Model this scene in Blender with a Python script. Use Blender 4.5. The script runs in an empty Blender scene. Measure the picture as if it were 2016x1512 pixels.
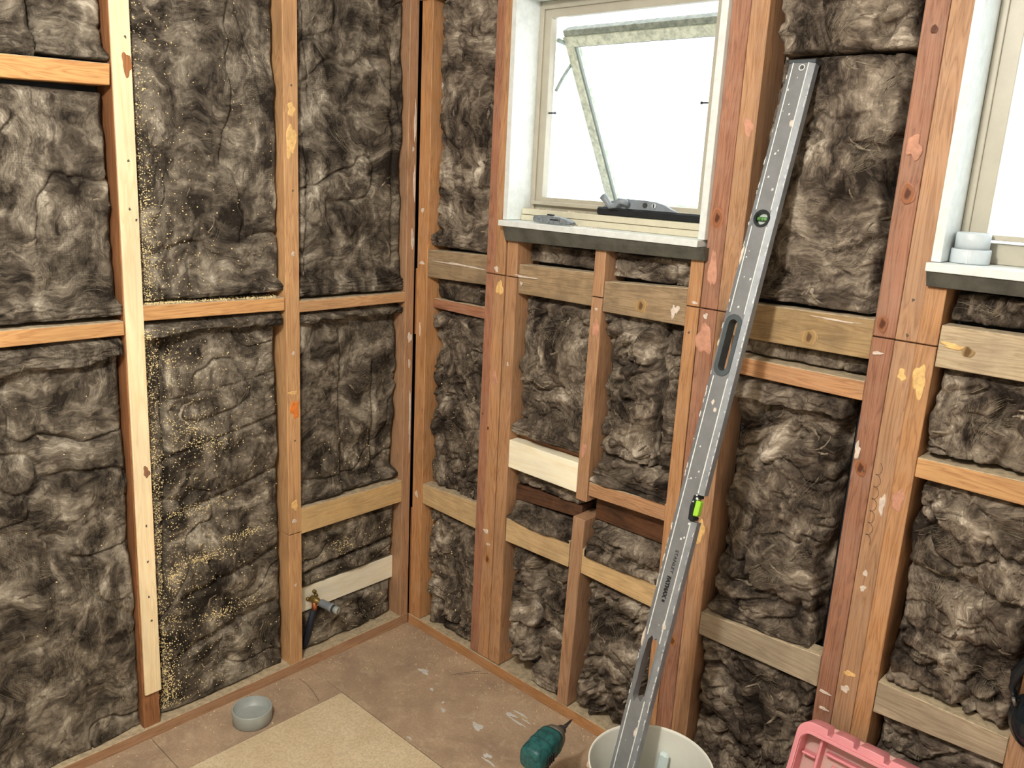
import bpy, bmesh, math, random
import numpy as np
from mathutils import Matrix, Vector, Quaternion

# ------------------------------------------------------------------ camera, world, lights, exposure
scene = bpy.context.scene
COL = scene.collection
cam_data = bpy.data.cameras.new('camera')
cam_data.sensor_fit = 'HORIZONTAL'
cam_data.sensor_width = 36.0
cam_data.lens = 1648.36 / 2016 * 36.0
cam_data.clip_start = 0.02
cam = bpy.data.objects.new('camera', cam_data)
COL.objects.link(cam)
RX = Vector((0.7265321, 0.6854095, 0.0486304))
RY = Vector((0.2033497, -0.1468676, -0.9680283))
RZ = Vector((-0.6563536, 0.7131926, -0.2460818))
m = Matrix.Identity(4)
for i in range(3):
    m[i][0] = RX[i]; m[i][1] = -RY[i]; m[i][2] = -RZ[i]
m.translation = Vector((2.02389, -1.72218, 1.55))
cam.matrix_world = m
scene.camera = cam

world = bpy.data.worlds.new('overcast_sky')
scene.world = world
world.use_nodes = True
bg = world.node_tree.nodes['Background']
bg.inputs['Color'].default_value = (0.93, 0.97, 1.0, 1)
bg.inputs['Strength'].default_value = 2.2

def light(name, kind, loc, energy, color, size=0.1, rot=(0, 0, 0)):
    d = bpy.data.lights.new(name, kind)
    d.energy = energy; d.color = color
    if kind == 'POINT':
        d.shadow_soft_size = size
    else:
        d.shape = 'DISK'; d.size = size
    o = bpy.data.objects.new(name, d)
    COL.objects.link(o)
    o.location = loc; o.rotation_euler = rot
    return o

light('ceiling_bulb_light', 'POINT', (1.42, -1.75, 2.2), 62, (1.0, 0.955, 0.885), 0.07)

scene.view_settings.view_transform = 'Standard'
scene.view_settings.look = 'None'
scene.view_settings.exposure = 0.82
scene.view_settings.gamma = 1.0
scene.view_settings.use_curve_mapping = False

RNG = random.Random(11)

# ------------------------------------------------------------------ material helpers
def srgb(r, g, b):
    f = lambda c: (c / 255 / 12.92) if c / 255 <= 0.04045 else ((c / 255 + 0.055) / 1.055) ** 2.4
    return (f(r), f(g), f(b), 1.0)

class NT:
    def __init__(self, name):
        self.mat = bpy.data.materials.new(name)
        self.mat.use_nodes = True
        self.t = self.mat.node_tree
        self.b = self.t.nodes['Principled BSDF']
    def n(self, kind, **kw):
        nd = self.t.nodes.new(kind)
        for k, v in kw.items():
            if k.startswith('i_'):
                nd.inputs[k[2:].replace('_', ' ')].default_value = v
            else:
                setattr(nd, k, v)
        return nd
    def l(self, a, b):
        self.t.links.new(a, b)
    def coord(self, off=8.0):
        tc = self.n('ShaderNodeTexCoord'); oi = self.n('ShaderNodeObjectInfo')
        cb = self.n('ShaderNodeCombineXYZ')
        mu = self.n('ShaderNodeMath', operation='MULTIPLY'); mu.inputs[1].default_value = off
        self.l(oi.outputs['Random'], mu.inputs[0])
        self.l(mu.outputs[0], cb.inputs[0]); self.l(mu.outputs[0], cb.inputs[1]); self.l(mu.outputs[0], cb.inputs[2])
        ad = self.n('ShaderNodeVectorMath', operation='ADD')
        self.l(tc.outputs['Object'], ad.inputs[0]); self.l(cb.outputs[0], ad.inputs[1])
        self.rand = oi.outputs['Random']
        return ad.outputs[0]
    def vmul(self, v, xyz):
        mp = self.n('ShaderNodeVectorMath', operation='MULTIPLY')
        mp.inputs[1].default_value = xyz
        self.l(v, mp.inputs[0])
        return mp.outputs[0]
    def noise(self, v, scale, detail=4, rough=0.55, dist=0.0):
        nd = self.n('ShaderNodeTexNoise')
        nd.inputs['Scale'].default_value = scale; nd.inputs['Detail'].default_value = detail
        nd.inputs['Roughness'].default_value = rough; nd.inputs['Distortion'].default_value = dist
        self.l(v, nd.inputs['Vector'])
        return nd
    def warp(self, v, scale, amt, detail=2):
        nd = self.noise(v, scale, detail)
        sb = self.n('ShaderNodeVectorMath', operation='SUBTRACT'); sb.inputs[1].default_value = (.5, .5, .5)
        self.l(nd.outputs['Color'], sb.inputs[0])
        sc = self.n('ShaderNodeVectorMath', operation='SCALE'); sc.inputs['Scale'].default_value = amt
        self.l(sb.outputs[0], sc.inputs[0])
        ad = self.n('ShaderNodeVectorMath', operation='ADD')
        self.l(v, ad.inputs[0]); self.l(sc.outputs[0], ad.inputs[1])
        return ad.outputs[0]
    def ramp(self, fac, stops, interp='LINEAR'):
        r = self.n('ShaderNodeValToRGB')
        r.color_ramp.interpolation = interp
        els = r.color_ramp.elements
        while len(els) < len(stops):
            els.new(0.5)
        for e, (p, c) in zip(els, stops):
            e.position = p; e.color = c if len(c) == 4 else (*c, 1)
        self.l(fac, r.inputs[0])
        return r.outputs[0]
    def mix(self, fac, a, b, mode='MIX'):
        mx = self.n('ShaderNodeMix', data_type='RGBA', blend_type=mode)
        for s, v in ((0, fac), (6, a), (7, b)):
            if isinstance(v, (int, float, tuple)):
                mx.inputs[s].default_value = v
            else:
                self.l(v, mx.inputs[s])
        return mx.outputs[2]
    def math(self, op, a, b=0.0, clamp=False):
        nd = self.n('ShaderNodeMath', operation=op); nd.use_clamp = clamp
        for s, v in ((0, a), (1, b)):
            if isinstance(v, (int, float)):
                nd.inputs[s].default_value = v
            else:
                self.l(v, nd.inputs[s])
        return nd.outputs[0]
    def bump(self, h, strength=0.3, dist=0.002):
        b = self.n('ShaderNodeBump')
        b.inputs['Strength'].default_value = strength; b.inputs['Distance'].default_value = dist
        self.l(h, b.inputs['Height'])
        self.l(b.outputs[0], self.b.inputs['Normal'])
    def done(self, color=None, rough=0.6, metal=0.0, spec=None):
        if color is not None:
            if isinstance(color, tuple):
                self.b.inputs['Base Color'].default_value = color
            else:
                self.l(color, self.b.inputs['Base Color'])
        if isinstance(rough, float):
            self.b.inputs['Roughness'].default_value = rough
        else:
            self.l(rough, self.b.inputs['Roughness'])
        self.b.inputs['Metallic'].default_value = metal
        if spec is not None:
            self.b.inputs['Specular IOR Level'].default_value = spec
        return self.mat

def wood(name, light_c, dark_c, axis, grain=1.0, stain=None, stain_amt=0.0, knots=0.82, rough=0.55):
    """Sawn timber: growth rings drawn out along the board, fine pores, a few knots."""
    t = NT(name)
    v = t.coord(9.0)
    st = {'x': (0.07, 1, 1), 'y': (1, 0.07, 1), 'z': (1, 1, 0.07)}[axis]
    # knots: sparse cells stretched along the board
    ks = {'x': (1.6, 7, 7), 'y': (7, 1.6, 7), 'z': (7, 7, 1.6)}[axis]
    kv = t.vmul(v, ks)
    vo = t.n('ShaderNodeTexVoronoi'); vo.inputs['Scale'].default_value = 1.0
    t.l(kv, vo.inputs['Vector'])
    sep = t.n('ShaderNodeSeparateColor'); t.l(vo.outputs['Color'], sep.inputs[0])
    gate = t.math('GREATER_THAN', sep.outputs[0], knots)
    ring = t.math('MULTIPLY', t.math('SUBTRACT', 0.42, vo.outputs['Distance'], True), gate)
    sv = t.vmul(v, st)
    wv_ = t.warp(sv, 9.0, 0.03, 2)
    n1 = t.noise(wv_, 42.0, 3, 0.5, 0.6)
    rings = t.math('ADD', t.math('MULTIPLY', n1.outputs['Fac'], 9.0 * grain), t.math('MULTIPLY', ring, 9.0))
    saw = t.math('PINGPONG', rings, 0.5)
    saw = t.math('MULTIPLY', saw, 2.0)
    fine = t.noise(t.vmul(v, {'x': (.03, 1, 1), 'y': (1, .03, 1), 'z': (1, 1, .03)}[axis]), 520, 2, 0.5)
    f = t.math('ADD', t.math('MULTIPLY', saw, 0.62), t.math('MULTIPLY', fine.outputs['Fac'], 0.38))
    col = t.ramp(f, [(0.12, light_c), (0.62, tuple(l * .62 + d * .38 for l, d in zip(light_c, dark_c))), (0.98, dark_c)])
    broad = t.noise(t.vmul(v, tuple(0.35 if s < 1 else 1 for s in st)), 9, 4, 0.6)
    tone = t.ramp(broad.outputs['Fac'], [(0.3, (0.80, 0.80, 0.80, 1)), (0.7, (1.12, 1.10, 1.08, 1))])
    col = t.mix(1.0, col, tone, 'MULTIPLY')
    kd = t.math('MULTIPLY', t.math('SUBTRACT', ring, 0.22, True), 5.0, True)
    col = t.mix(kd, col, tuple(c * .35 for c in dark_c[:3]) + (1,))
    if stain:
        sn = t.noise(v, 14, 5, 0.65)
        sf = t.ramp(sn.outputs['Fac'], [(0.42, (0, 0, 0, 1)), (0.66, (stain_amt,) * 3 + (1,))])
        col = t.mix(sf, col, stain)
    # board to board tone
    hs = t.n('ShaderNodeHueSaturation')
    t.l(t.math('ADD', t.math('MULTIPLY', t.rand, 0.22), 0.9), hs.inputs['Value'])
    t.l(t.math('ADD', t.math('MULTIPLY', t.rand, 0.16), 0.82), hs.inputs['Saturation'])
    t.l(col, hs.inputs['Color'])
    t.bump(f, 0.25, 0.0008)
    return t.done(hs.outputs[0], rough, 0, 0.25)

AX = 'xyz'
WOOD = {}
SPEC = {
    'rimu': (srgb(192, 142, 92), srgb(140, 92, 54), 1.0, srgb(186, 148, 116), 0.30),
    'red': (srgb(170, 116, 84), srgb(118, 72, 50), 1.0, srgb(176, 142, 122), 0.25),
    'brown': (srgb(166, 112, 68), srgb(114, 70, 40), 0.9, None, 0),
    'gold': (srgb(216, 164, 98), srgb(172, 114, 60), 0.9, None, 0),
    'pale': (srgb(248, 230, 190), srgb(234, 206, 154), 0.6, None, 0),
    'white': (srgb(253, 248, 226), srgb(244, 232, 192), 0.5, None, 0),
    'olive': (srgb(178, 150, 108), srgb(134, 106, 70), 0.9, srgb(104, 88, 66), 0.55),
    'straw': (srgb(218, 184, 124), srgb(182, 142, 86), 0.8, srgb(168, 140, 96), 0.45),
    'grey': (srgb(190, 172, 142), srgb(146, 126, 98), 0.8, srgb(140, 124, 104), 0.4),
    'dark': (srgb(104, 66, 38), srgb(58, 36, 22), 0.8, srgb(40, 28, 20), 0.6),
}
def W(kind, axis):
    k = (kind, axis)
    if k not in WOOD:
        l, d, g, s, a = SPEC[kind]
        WOOD[k] = wood('timber_%s_%s' % k, l, d, axis, g, s, a, 0.86 if kind in ('white', 'pale') else 0.80)
    return WOOD[k]

def simple(name, col, rough=0.5, metal=0.0, nscale=None, namt=0.12, spec=None, bump=0.0, col2=None):
    t = NT(name)
    if nscale:
        v = t.coord(3.0)
        nz = t.noise(v, nscale, 6, 0.65)
        c2 = col2 or tuple(max(0, c * (1 - namt * 2.5)) for c in col[:3]) + (1,)
        c = t.ramp(nz.outputs['Fac'], [(0.35, c2), (0.6, col)])
        if bump:
            t.bump(nz.outputs['Fac'], bump, 0.001)
        return t.done(c, rough, metal, spec)
    return t.done(col, rough, metal, spec)

def wool_material(name, c0, c1, c2, c3, imprint=0.35):
    """Mottled glass-wool: dark matted fibre with pale combed wisps in warped streaks."""
    t = NT(name)
    v = t.coord(12.0)
    p1 = t.warp(t.warp(v, 4.0, 0.13, 2), 13.0, 0.06, 3)
    p2 = t.warp(p1, 30.0, 0.018, 2)
    patches = t.noise(p1, 9.5, 7, 0.66, 0.3)
    # two families of combed streaks, each drawn out along its own direction
    sA = t.noise(t.vmul(p2, (1.0, 1.0, 0.28)), 26, 6, 0.62, 0.3)
    sB = t.noise(t.vmul(t.vmul(p2, (0.32, 0.32, 1.0)), (1, 1, 1)), 24, 6, 0.62, 0.3)
    sel = t.noise(p1, 5.0, 1)
    ws = t.n('ShaderNodeMix', data_type='FLOAT')
    t.l(t.ramp(sel.outputs['Fac'], [(0.46, (0, 0, 0, 1)), (0.54, (1, 1, 1, 1))]), ws.inputs[0])
    t.l(sA.outputs['Fac'], ws.inputs[2]); t.l(sB.outputs['Fac'], ws.inputs[3])
    fA = t.noise(t.vmul(p2, (1, 1, 0.10)), 240, 3, 0.6)
    fB = t.noise(t.vmul(p2, (0.10, 0.10, 1)), 240, 3, 0.6)
    fb_ = t.n('ShaderNodeMix', data_type='FLOAT')
    t.l(t.ramp(sel.outputs['Fac'], [(0.40, (0, 0, 0, 1)), (0.60, (1, 1, 1, 1))]), fb_.inputs[0])
    t.l(fA.outputs['Fac'], fb_.inputs[2]); t.l(fB.outputs['Fac'], fb_.inputs[3])
    fb = fb_.outputs[0]
    val = t.math('ADD', t.math('MULTIPLY', patches.outputs['Fac'], 0.48), t.math('MULTIPLY', ws.outputs[0], 0.36))
    val = t.math('ADD', val, t.math('MULTIPLY', fb, 0.16))
    col = t.ramp(val, [(0.425, c0), (0.495, c1), (0.56, c2), (0.645, c3)])
    # pressed weave left by the roll's facing
    vo = t.n('ShaderNodeTexVoronoi'); vo.inputs['Scale'].default_value = 190; vo.inputs['Randomness'].default_value = 0.25
    t.l(v, vo.inputs['Vector'])
    mk = t.noise(v, 7, 3, 0.5)
    mf = t.math('MULTIPLY', t.ramp(mk.outputs['Fac'], [(0.50, (0, 0, 0, 1)), (0.62, (1, 1, 1, 1))]),
                t.ramp(vo.outputs['Distance'], [(0.15, (imprint,) * 3 + (1,)), (0.6, (0, 0, 0, 1))]))
    col = t.mix(mf, col, tuple(c * .4 for c in c0[:3]) + (1,))
    h = t.math('ADD', t.math('MULTIPLY', ws.outputs[0], 1.0), t.math('MULTIPLY', fb, 0.35))
    t.bump(h, 0.7, 0.004)
    return t.done(col, 0.95, 0, 0.05)

M_WOOL_L = wool_material('glass_wool_matted', srgb(46, 41, 36), srgb(90, 82, 72), srgb(138, 129, 115), srgb(208, 200, 183), 0.5)
M_WOOL_R = wool_material('glass_wool_shaggy', srgb(46, 40, 35), srgb(92, 82, 72), srgb(142, 130, 115), srgb(214, 203, 186), 0.1)
M_WISP = wool_material('glass_wool_teased', srgb(72, 64, 55), srgb(112, 102, 88), srgb(144, 133, 117), srgb(192, 181, 163), 0.0)
M_FIBRE = simple('loose_fibre_pale', srgb(146, 134, 115), 0.8, 0, 30, 0.25)
M_PAPER = simple('building_paper_black', srgb(44, 48, 52), 0.6, 0, 12, 0.15)
M_SAWDUST = simple('sawdust', srgb(250, 230, 176), 0.8, 0, 90, 0.1)
M_DUST = simple('dusty_top', srgb(196, 178, 148), 0.9, 0, 60, 0.15)
M_PLASTER = simple('plaster_board', srgb(214, 210, 200), 0.8, 0, 5, 0.03)
M_WHITE = simple('white_painted_timber', srgb(224, 230, 228), 0.45, 0, 40, 0.05)
M_ALU = simple('beige_powder_coat', srgb(178, 173, 157), 0.4, 0, 18, 0.04)
M_ALU_D = simple('beige_powder_coat_weathered', srgb(200, 204, 184), 0.6, 0, 60, 0.18, col2=srgb(150, 156, 140))
M_STAY = simple('stained_stay_metal', srgb(146, 160, 154), 0.5, 0.2, 50, 0.12)
M_CREAM = simple('cream_painted_timber', srgb(208, 203, 180), 0.5, 0, 30, 0.04)
M_APRON = simple('weathered_apron_timber', srgb(92, 92, 84), 0.7, 0, 22, 0.18)
M_BLACK = simple('black_plastic', srgb(34, 38, 42), 0.35, 0, 30, 0.1)
M_GLOSSBLACK = simple('gloss_black_plastic', srgb(20, 28, 34), 0.18, 0)
M_GREYPL = simple('grey_plastic', srgb(128, 136, 144), 0.4, 0, 40, 0.06)
M_PVC = simple('grey_pvc', srgb(160, 166, 163), 0.4, 0, 30, 0.04)
M_PVC_W = simple('pale_blue_grey_pvc', srgb(196, 206, 212), 0.4, 0, 30, 0.04)
M_BRASS = simple('tarnished_brass', srgb(150, 128, 72), 0.45, 0.7, 60, 0.2)
M_COPPER = simple('copper', srgb(206, 130, 92), 0.35, 0.8)
M_STEEL = simple('steel', srgb(150, 152, 154), 0.35, 0.8)
M_DARKSTEEL = simple('dark_steel', srgb(84, 84, 84), 0.4, 0.6)
M_GREY = simple('grey_anodised_web', srgb(128, 130, 132), 0.45, 0.15, 30, 0.06)
M_GREY2 = simple('grey_anodised_rail', srgb(140, 145, 150), 0.42, 0.25, 50, 0.08)
M_WORN = simple('worn_bright_edge', srgb(222, 226, 224), 0.5, 0, 80, 0.1)
M_RUBBER = simple('slate_rubber', srgb(70, 78, 82), 0.6, 0, 40, 0.1)
M_TEAL = simple('teal_plastic', srgb(40, 104, 104), 0.45, 0, 70, 0.15, col2=srgb(18, 62, 66))
M_PINK = simple('salmon_pink_plastic', srgb(232, 152, 160), 0.42, 0, 9, 0.04)
M_PINKD = simple('dusty_pink_plastic', srgb(206, 156, 150), 0.75, 0, 30, 0.1, col2=srgb(186, 170, 160))
M_BUCKET = simple('white_bucket_plastic', srgb(226, 226, 216), 0.4, 0, 6, 0.04)
M_MORTAR = simple('dried_plaster', srgb(176, 172, 162), 0.9, 0, 30, 0.1)
M_PATCH = simple('pink_plaster_remnant', srgb(206, 152, 126), 0.85, 0, 50, 0.12)
M_PATCHW = simple('white_plaster_remnant', srgb(222, 208, 194), 0.85, 0, 60, 0.1)
M_ORANGE = simple('orange_marking', srgb(232, 134, 58), 0.8, 0, 60, 0.12)
M_TORN = simple('torn_bright_timber', srgb(240, 198, 130), 0.7, 0, 80, 0.12)
M_LABEL = simple('black_print', srgb(26, 26, 28), 0.6)
M_NAIL = simple('nail_head', srgb(96, 88, 80), 0.5, 0.4)
M_SPLAT = simple('paint_splat', srgb(206, 206, 202), 0.6, 0, 80, 0.06)
M_DARKLINE = simple('scribed_line', srgb(48, 36, 28), 0.9)
M_KEYBLUE = simple('pale_blue_plastic', srgb(206, 222, 222), 0.4, 0, 30, 0.04)
M_BULB = NT('lit_bulb')
M_BULB.b.inputs['Emission Color'].default_value = (1, .93, .8, 1); M_BULB.b.inputs['Emission Strength'].default_value = 6
M_BULB = M_BULB.done((1, 1, 1, 1), 0.4)
def glass_mat(name, tint):
    t = NT(name)
    tr = t.n('ShaderNodeBsdfTransparent'); tr.inputs[0].default_value = tint
    gl = t.n('ShaderNodeBsdfGlossy'); gl.inputs['Roughness'].default_value = 0.03
    mx = t.n('ShaderNodeMixShader'); mx.inputs[0].default_value = 0.06
    t.l(tr.outputs[0], mx.inputs[1]); t.l(gl.outputs[0], mx.inputs[2])
    t.l(mx.outputs[0], t.t.nodes['Material Output'].inputs[0])
    return t.mat
M_GLASS = glass_mat('window_glass', (0.97, 0.985, 0.98, 1))
M_VIAL = glass_mat('clear_acrylic', (0.9, 0.97, 0.88, 1))
M_GREEN = simple('green_spirit', srgb(160, 214, 70), 0.25)
M_GREEN2 = simple('deep_green_spirit', srgb(96, 146, 82), 0.25)

def floor_mat(name, base, lite, dark, chips):
    t = NT(name)
    v = t.coord(0.0)
    a = t.noise(v, 5, 6, 0.65, 0.4)
    b = t.noise(v, 150, 5, 0.7)
    c = t.noise(t.warp(v, 8, .08), 22, 7, 0.72, 0.8)
    col = t.ramp(a.outputs['Fac'], [(0.35, dark), (0.62, base)])
    col = t.mix(t.ramp(c.outputs['Fac'], [(0.52, (0, 0, 0, 1)), (0.72, (0.55, .55, .55, 1))]), col, lite)
    col = t.mix(t.ramp(b.outputs['Fac'], [(0.40, (chips,) * 3 + (1,)), (0.56, (0, 0, 0, 1))]), col, tuple(x * .55 for x in dark[:3]) + (1,))
    t.bump(b.outputs['Fac'], 0.15, 0.0008)
    return t.done(col, 0.7, 0, 0.25)
M_FLOOR = floor_mat('old_particle_board', srgb(186, 162, 136), srgb(208, 192, 162), srgb(156, 134, 114), 0.25)
M_CHIP = floor_mat('new_particle_board', srgb(220, 203, 171), srgb(230, 216, 186), srgb(206, 187, 153), 0.4)

# ------------------------------------------------------------------ object helpers
def tag(o, label=None, cat=None, group=None, kind=None):
    if label: o['label'] = label
    if cat: o['category'] = cat
    if group: o['group'] = group
    if kind: o['kind'] = kind
    return o

def link(name, me, parent=None, loc=(0, 0, 0), mats=()):
    for mt in mats:
        me.materials.append(mt)
    o = bpy.data.objects.new(name, me)
    COL.objects.link(o)
    o.location = loc
    if parent is not None:
        o.parent = parent
    return o

def empty(name, loc, label=None, cat=None, group=None, rot=None, kind=None):
    o = bpy.data.objects.new(name, None)
    o.empty_display_size = 0.05
    COL.objects.link(o)
    o.location = loc
    if rot is not None:
        o.rotation_mode = 'QUATERNION'; o.rotation_quaternion = rot
    return tag(o, label, cat, group, kind)

def bm_obj(name, bm, mats, parent=None, loc=(0, 0, 0), smooth=False):
    me = bpy.data.meshes.new(name)
    bmesh.ops.recalc_face_normals(bm, faces=bm.faces)
    bm.to_mesh(me); bm.free()
    if smooth:
        for p in me.polygons: p.use_smooth = True
    if not isinstance(mats, (list, tuple)): mats = [mats]
    return link(name, me, parent, loc, mats)

def add_hex(bm, pts, bevel=0.0, mi=0):
    vs = [bm.verts.new(p) for p in pts]
    fs = [(0, 3, 2, 1), (4, 5, 6, 7), (0, 1, 5, 4), (1, 2, 6, 5), (2, 3, 7, 6), (3, 0, 4, 7)]
    faces = [bm.faces.new([vs[i] for i in f]) for f in fs]
    for f in faces: f.material_index = mi
    if bevel > 0:
        es = list({e for f in faces for e in f.edges})
        bmesh.ops.bevel(bm, geom=es, offset=bevel, segments=1, affect='EDGES', clamp_overlap=True)

def add_box(bm, c, s, bevel=0.0, rot=None, mi=0):
    x, y, z = s[0] / 2, s[1] / 2, s[2] / 2
    pts = [(-x, -y, -z), (x, -y, -z), (x, y, -z), (-x, y, -z), (-x, -y, z), (x, -y, z), (x, y, z), (-x, y, z)]
    out = []
    for p in pts:
        p = Vector(p)
        if rot is not None: p = rot @ p
        out.append(p + Vector(c))
    add_hex(bm, out, bevel, mi)

def add_lathe(bm, prof, n=32, mat=None, close=False, mi=0, sq=0.0):
    """prof: list of (r, z); spun about local z and moved by mat."""
    rings = []
    for r, z in prof:
        ring = []
        for k in range(n):
            a = 2 * math.pi * k / n
            k_ = 1 + sq * ((abs(math.cos(a)) ** 4 + abs(math.sin(a)) ** 4) ** -.25 - 1)
            p = Vector((r * k_ * math.cos(a), r * k_ * math.sin(a), z))
            ring.append(bm.verts.new(mat @ p if mat else p))
        rings.append(ring)
    pairs = list(zip(rings[:-1], rings[1:]))
    if close: pairs.append((rings[-1], rings[0]))
    for a, b in pairs:
        for k in range(n):
            f = bm.faces.new((a[k], a[(k + 1) % n], b[(k + 1) % n], b[k])); f.material_index = mi; f.smooth = True
    if not close:
        for ring in (rings[0], rings[-1]):
            if prof[0][0] > 1e-6:
                try:
                    f = bm.faces.new(ring); f.material_index = mi
                except ValueError:
                    pass

def axis_mat(origin, direction):
    q = Vector((0, 0, 1)).rotation_difference(Vector(direction).normalized())
    return Matrix.Translation(Vector(origin)) @ q.to_matrix().to_4x4()

def add_tube(bm, pts, r, n=10, mi=0):
    pts = [Vector(p) for p in pts]
    rs = r if isinstance(r, (list, tuple)) else [r] * len(pts)
    rings = []
    up = Vector((0.13, 0.31, 1)).normalized()
    for i, p in enumerate(pts):
        d = (pts[min(i + 1, len(pts) - 1)] - pts[max(i - 1, 0)]).normalized()
        a = d.cross(up)
        if a.length < 1e-4: a = d.cross(Vector((1, 0, 0)))
        a.normalize(); b = d.cross(a)
        rings.append([bm.verts.new(p + (a * math.cos(t) + b * math.sin(t)) * rs[i]) for t in [2 * math.pi * k / n for k in range(n)]])
    for a, b in zip(rings[:-1], rings[1:]):
        for k in range(n):
            f = bm.faces.new((a[k], a[(k + 1) % n], b[(k + 1) % n], b[k])); f.smooth = True; f.material_index = mi
    bm.faces.new(rings[0][::-1]).material_index = mi; bm.faces.new(rings[-1]).material_index = mi

def curve_plate(name, outlines, depth, mat, parent, mtx, bevel=0.0, res=6):
    """A plate with real holes: 2D filled curve, first outline outside, others cut out; extruded by depth."""
    cu = bpy.data.curves.new(name, 'CURVE')
    cu.dimensions = '2D'; cu.fill_mode = 'BOTH'; cu.extrude = depth / 2; cu.bevel_depth = bevel; cu.resolution_u = res
    for pts in outlines:
        sp = cu.splines.new('POLY')
        sp.points.add(len(pts) - 1)
        for p, q in zip(sp.points, pts): p.co = (q[0], q[1], 0, 1)
        sp.use_cyclic_u = True
    tmp = bpy.data.objects.new(name + '_tmp', cu)
    COL.objects.link(tmp)
    dg = bpy.context.evaluated_depsgraph_get()
    me = bpy.data.meshes.new_from_object(tmp.evaluated_get(dg))
    bpy.data.objects.remove(tmp)
    me.transform(mtx)
    me.name = name
    me.materials.clear()
    return link(name, me, parent, (0, 0, 0), [mat])

def circle(cx, cy, r, n=24, sy=1.0):
    return [(cx + r * math.cos(2 * math.pi * k / n), cy + r * sy * math.sin(2 * math.pi * k / n)) for k in range(n)]
def stadium(cx, y0, y1, r, n=10):
    pts = []
    for k in range(n + 1):
        a = math.pi * k / n; pts.append((cx + r * math.cos(a), y1 + r * math.sin(a)))
    for k in range(n + 1):
        a = math.pi + math.pi * k / n; pts.append((cx + r * math.cos(a), y0 + r * math.sin(a)))
    return pts

# wall frames: 'L' is the wall x = 0 (a runs along y), 'R' is the wall y = 0 (a runs along x); d = depth into the wall
def wp(wall, a, z, d):
    return Vector((-d, a, z)) if wall == 'L' else Vector((a, d, z))

CEIL = 2.42
# ------------------------------------------------------------------ room shell
def panel_wall(name, wall, rects, d0, d1, mat):
    bm = bmesh.new()
    for a0, a1, z0, z1 in rects:
        P = [wp(wall, a0, z0, d0), wp(wall, a1, z0, d0), wp(wall, a1, z0, d1), wp(wall, a0, z0, d1),
             wp(wall, a0, z1, d0), wp(wall, a1, z1, d0), wp(wall, a1, z1, d1), wp(wall, a0, z1, d1)]
        add_hex(bm, P)
    o = bm_obj(name, bm, mat)
    o['kind'] = 'structure'
    return o

W1 = (0.386, 1.022, 1.385, 2.0)       # rough openings of the two windows: x0, x1, z0, z1
W2 = (1.511, 2.46, 1.385, 2.0)
wall_left = panel_wall('wall_left', 'L', [(-3.3, 0.12, 0, CEIL)], 0.1, 0.125, M_PAPER)
wall_right = panel_wall('wall_right', 'R', [(-0.1, W1[0], 0, CEIL), (W1[0], W1[1], 0, W1[2]), (W1[0], W1[1], W1[3], CEIL),
                                            (W1[1], W2[0], 0, CEIL), (W2[0], W2[1], 0, W2[2]), (W2[0], W2[1], W2[3], CEIL),
                                            (W2[1], 3.3, 0, CEIL)], 0.1, 0.125, M_PAPER)
bm = bmesh.new(); add_box(bm, (1.6, -3.34, CEIL / 2), (3.5, 0.08, CEIL)); bm_obj('wall_front', bm, M_PLASTER)['kind'] = 'structure'
bm = bmesh.new(); add_box(bm, (3.34, -1.65, CEIL / 2), (0.08, 3.3, CEIL)); bm_obj('wall_back', bm, M_PLASTER)['kind'] = 'structure'
bm = bmesh.new(); add_box(bm, (1.6, -1.6, CEIL + 0.03), (3.6, 3.6, 0.06)); bm_obj('ceiling', bm, M_PLASTER)['kind'] = 'structure'

bm = bmesh.new(); add_box(bm, (1.6, -1.6, -0.04), (3.6, 3.6, 0.04))
floor = bm_obj('floor', bm, M_DARKLINE); floor['kind'] = 'structure'
for (x0, x1, y0, y1) in ((-0.12, 3.3, -0.4045, 0.12), (-0.12, 0.178, -0.907, -0.406), (0.95, 3.3, -1.4, -0.406), (-0.12, 0.178, -1.4, -0.9085), (-0.12, 3.3, -3.3, -1.4015)):
    bm = bmesh.new()
    add_hex(bm, [(x0, y0, -.02), (x1, y0, -.02), (x1, y1, -.02), (x0, y1, -.02), (x0, y0, 0), (x1, y0, 0), (x1, y1, 0), (x0, y1, 0)], 0.0006)
    bm_obj('floor_panel', bm, M_FLOOR, floor)
bm = bmesh.new()
add_hex(bm, [(.1815, -1.398, -.02), (.947, -1.398, -.02), (.947, -.4085, -.02), (.1815, -.4085, -.02), (.1815, -1.398, .002), (.947, -1.398, .002), (.947, -.4085, .002), (.1815, -.4085, .002)], 0.0008)
chip = bm_obj('floor_panel', bm, M_CHIP, floor); chip['label'] = 'new pale particle board panel let into the old brown floor'

def blob(name, wall, a, z, ra, rz, mat, parent, thick=0.0015, seed=0, d0=0.0, rough=0.3, n=28):
    """A thin irregular patch lying on a wall-side face (or on the floor when wall is 'F')."""
    r = random.Random(seed * 7 + 3)
    ph = [r.uniform(0, 6.28) for _ in range(4)]
    bm = bmesh.new()
    def P(u, v, h):
        if wall == 'F': return Vector((u, v, d0 + h))
        return wp(wall, u, v, d0 - h)
    base, top = [], []
    for k in range(n):
        t = 2 * math.pi * k / n
        q = 1 + rough * (math.sin(2 * t + ph[0]) * .5 + math.sin(3 * t + ph[1]) * .5 + math.sin(5 * t + ph[2]) * .4 + r.uniform(-.14, .14))
        base.append(bm.verts.new(P(a + ra * q * math.cos(t), z + rz * q * math.sin(t), 0.0)))
        top.append(bm.verts.new(P(a + ra * .85 * q * math.cos(t), z + rz * .85 * q * math.sin(t), thick)))
    for k in range(n):
        bm.faces.new((base[k], base[(k + 1) % n], top[(k + 1) % n], top[k]))
    bm.faces.new(top)
    return bm_obj(name, bm, mat, parent)

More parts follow.
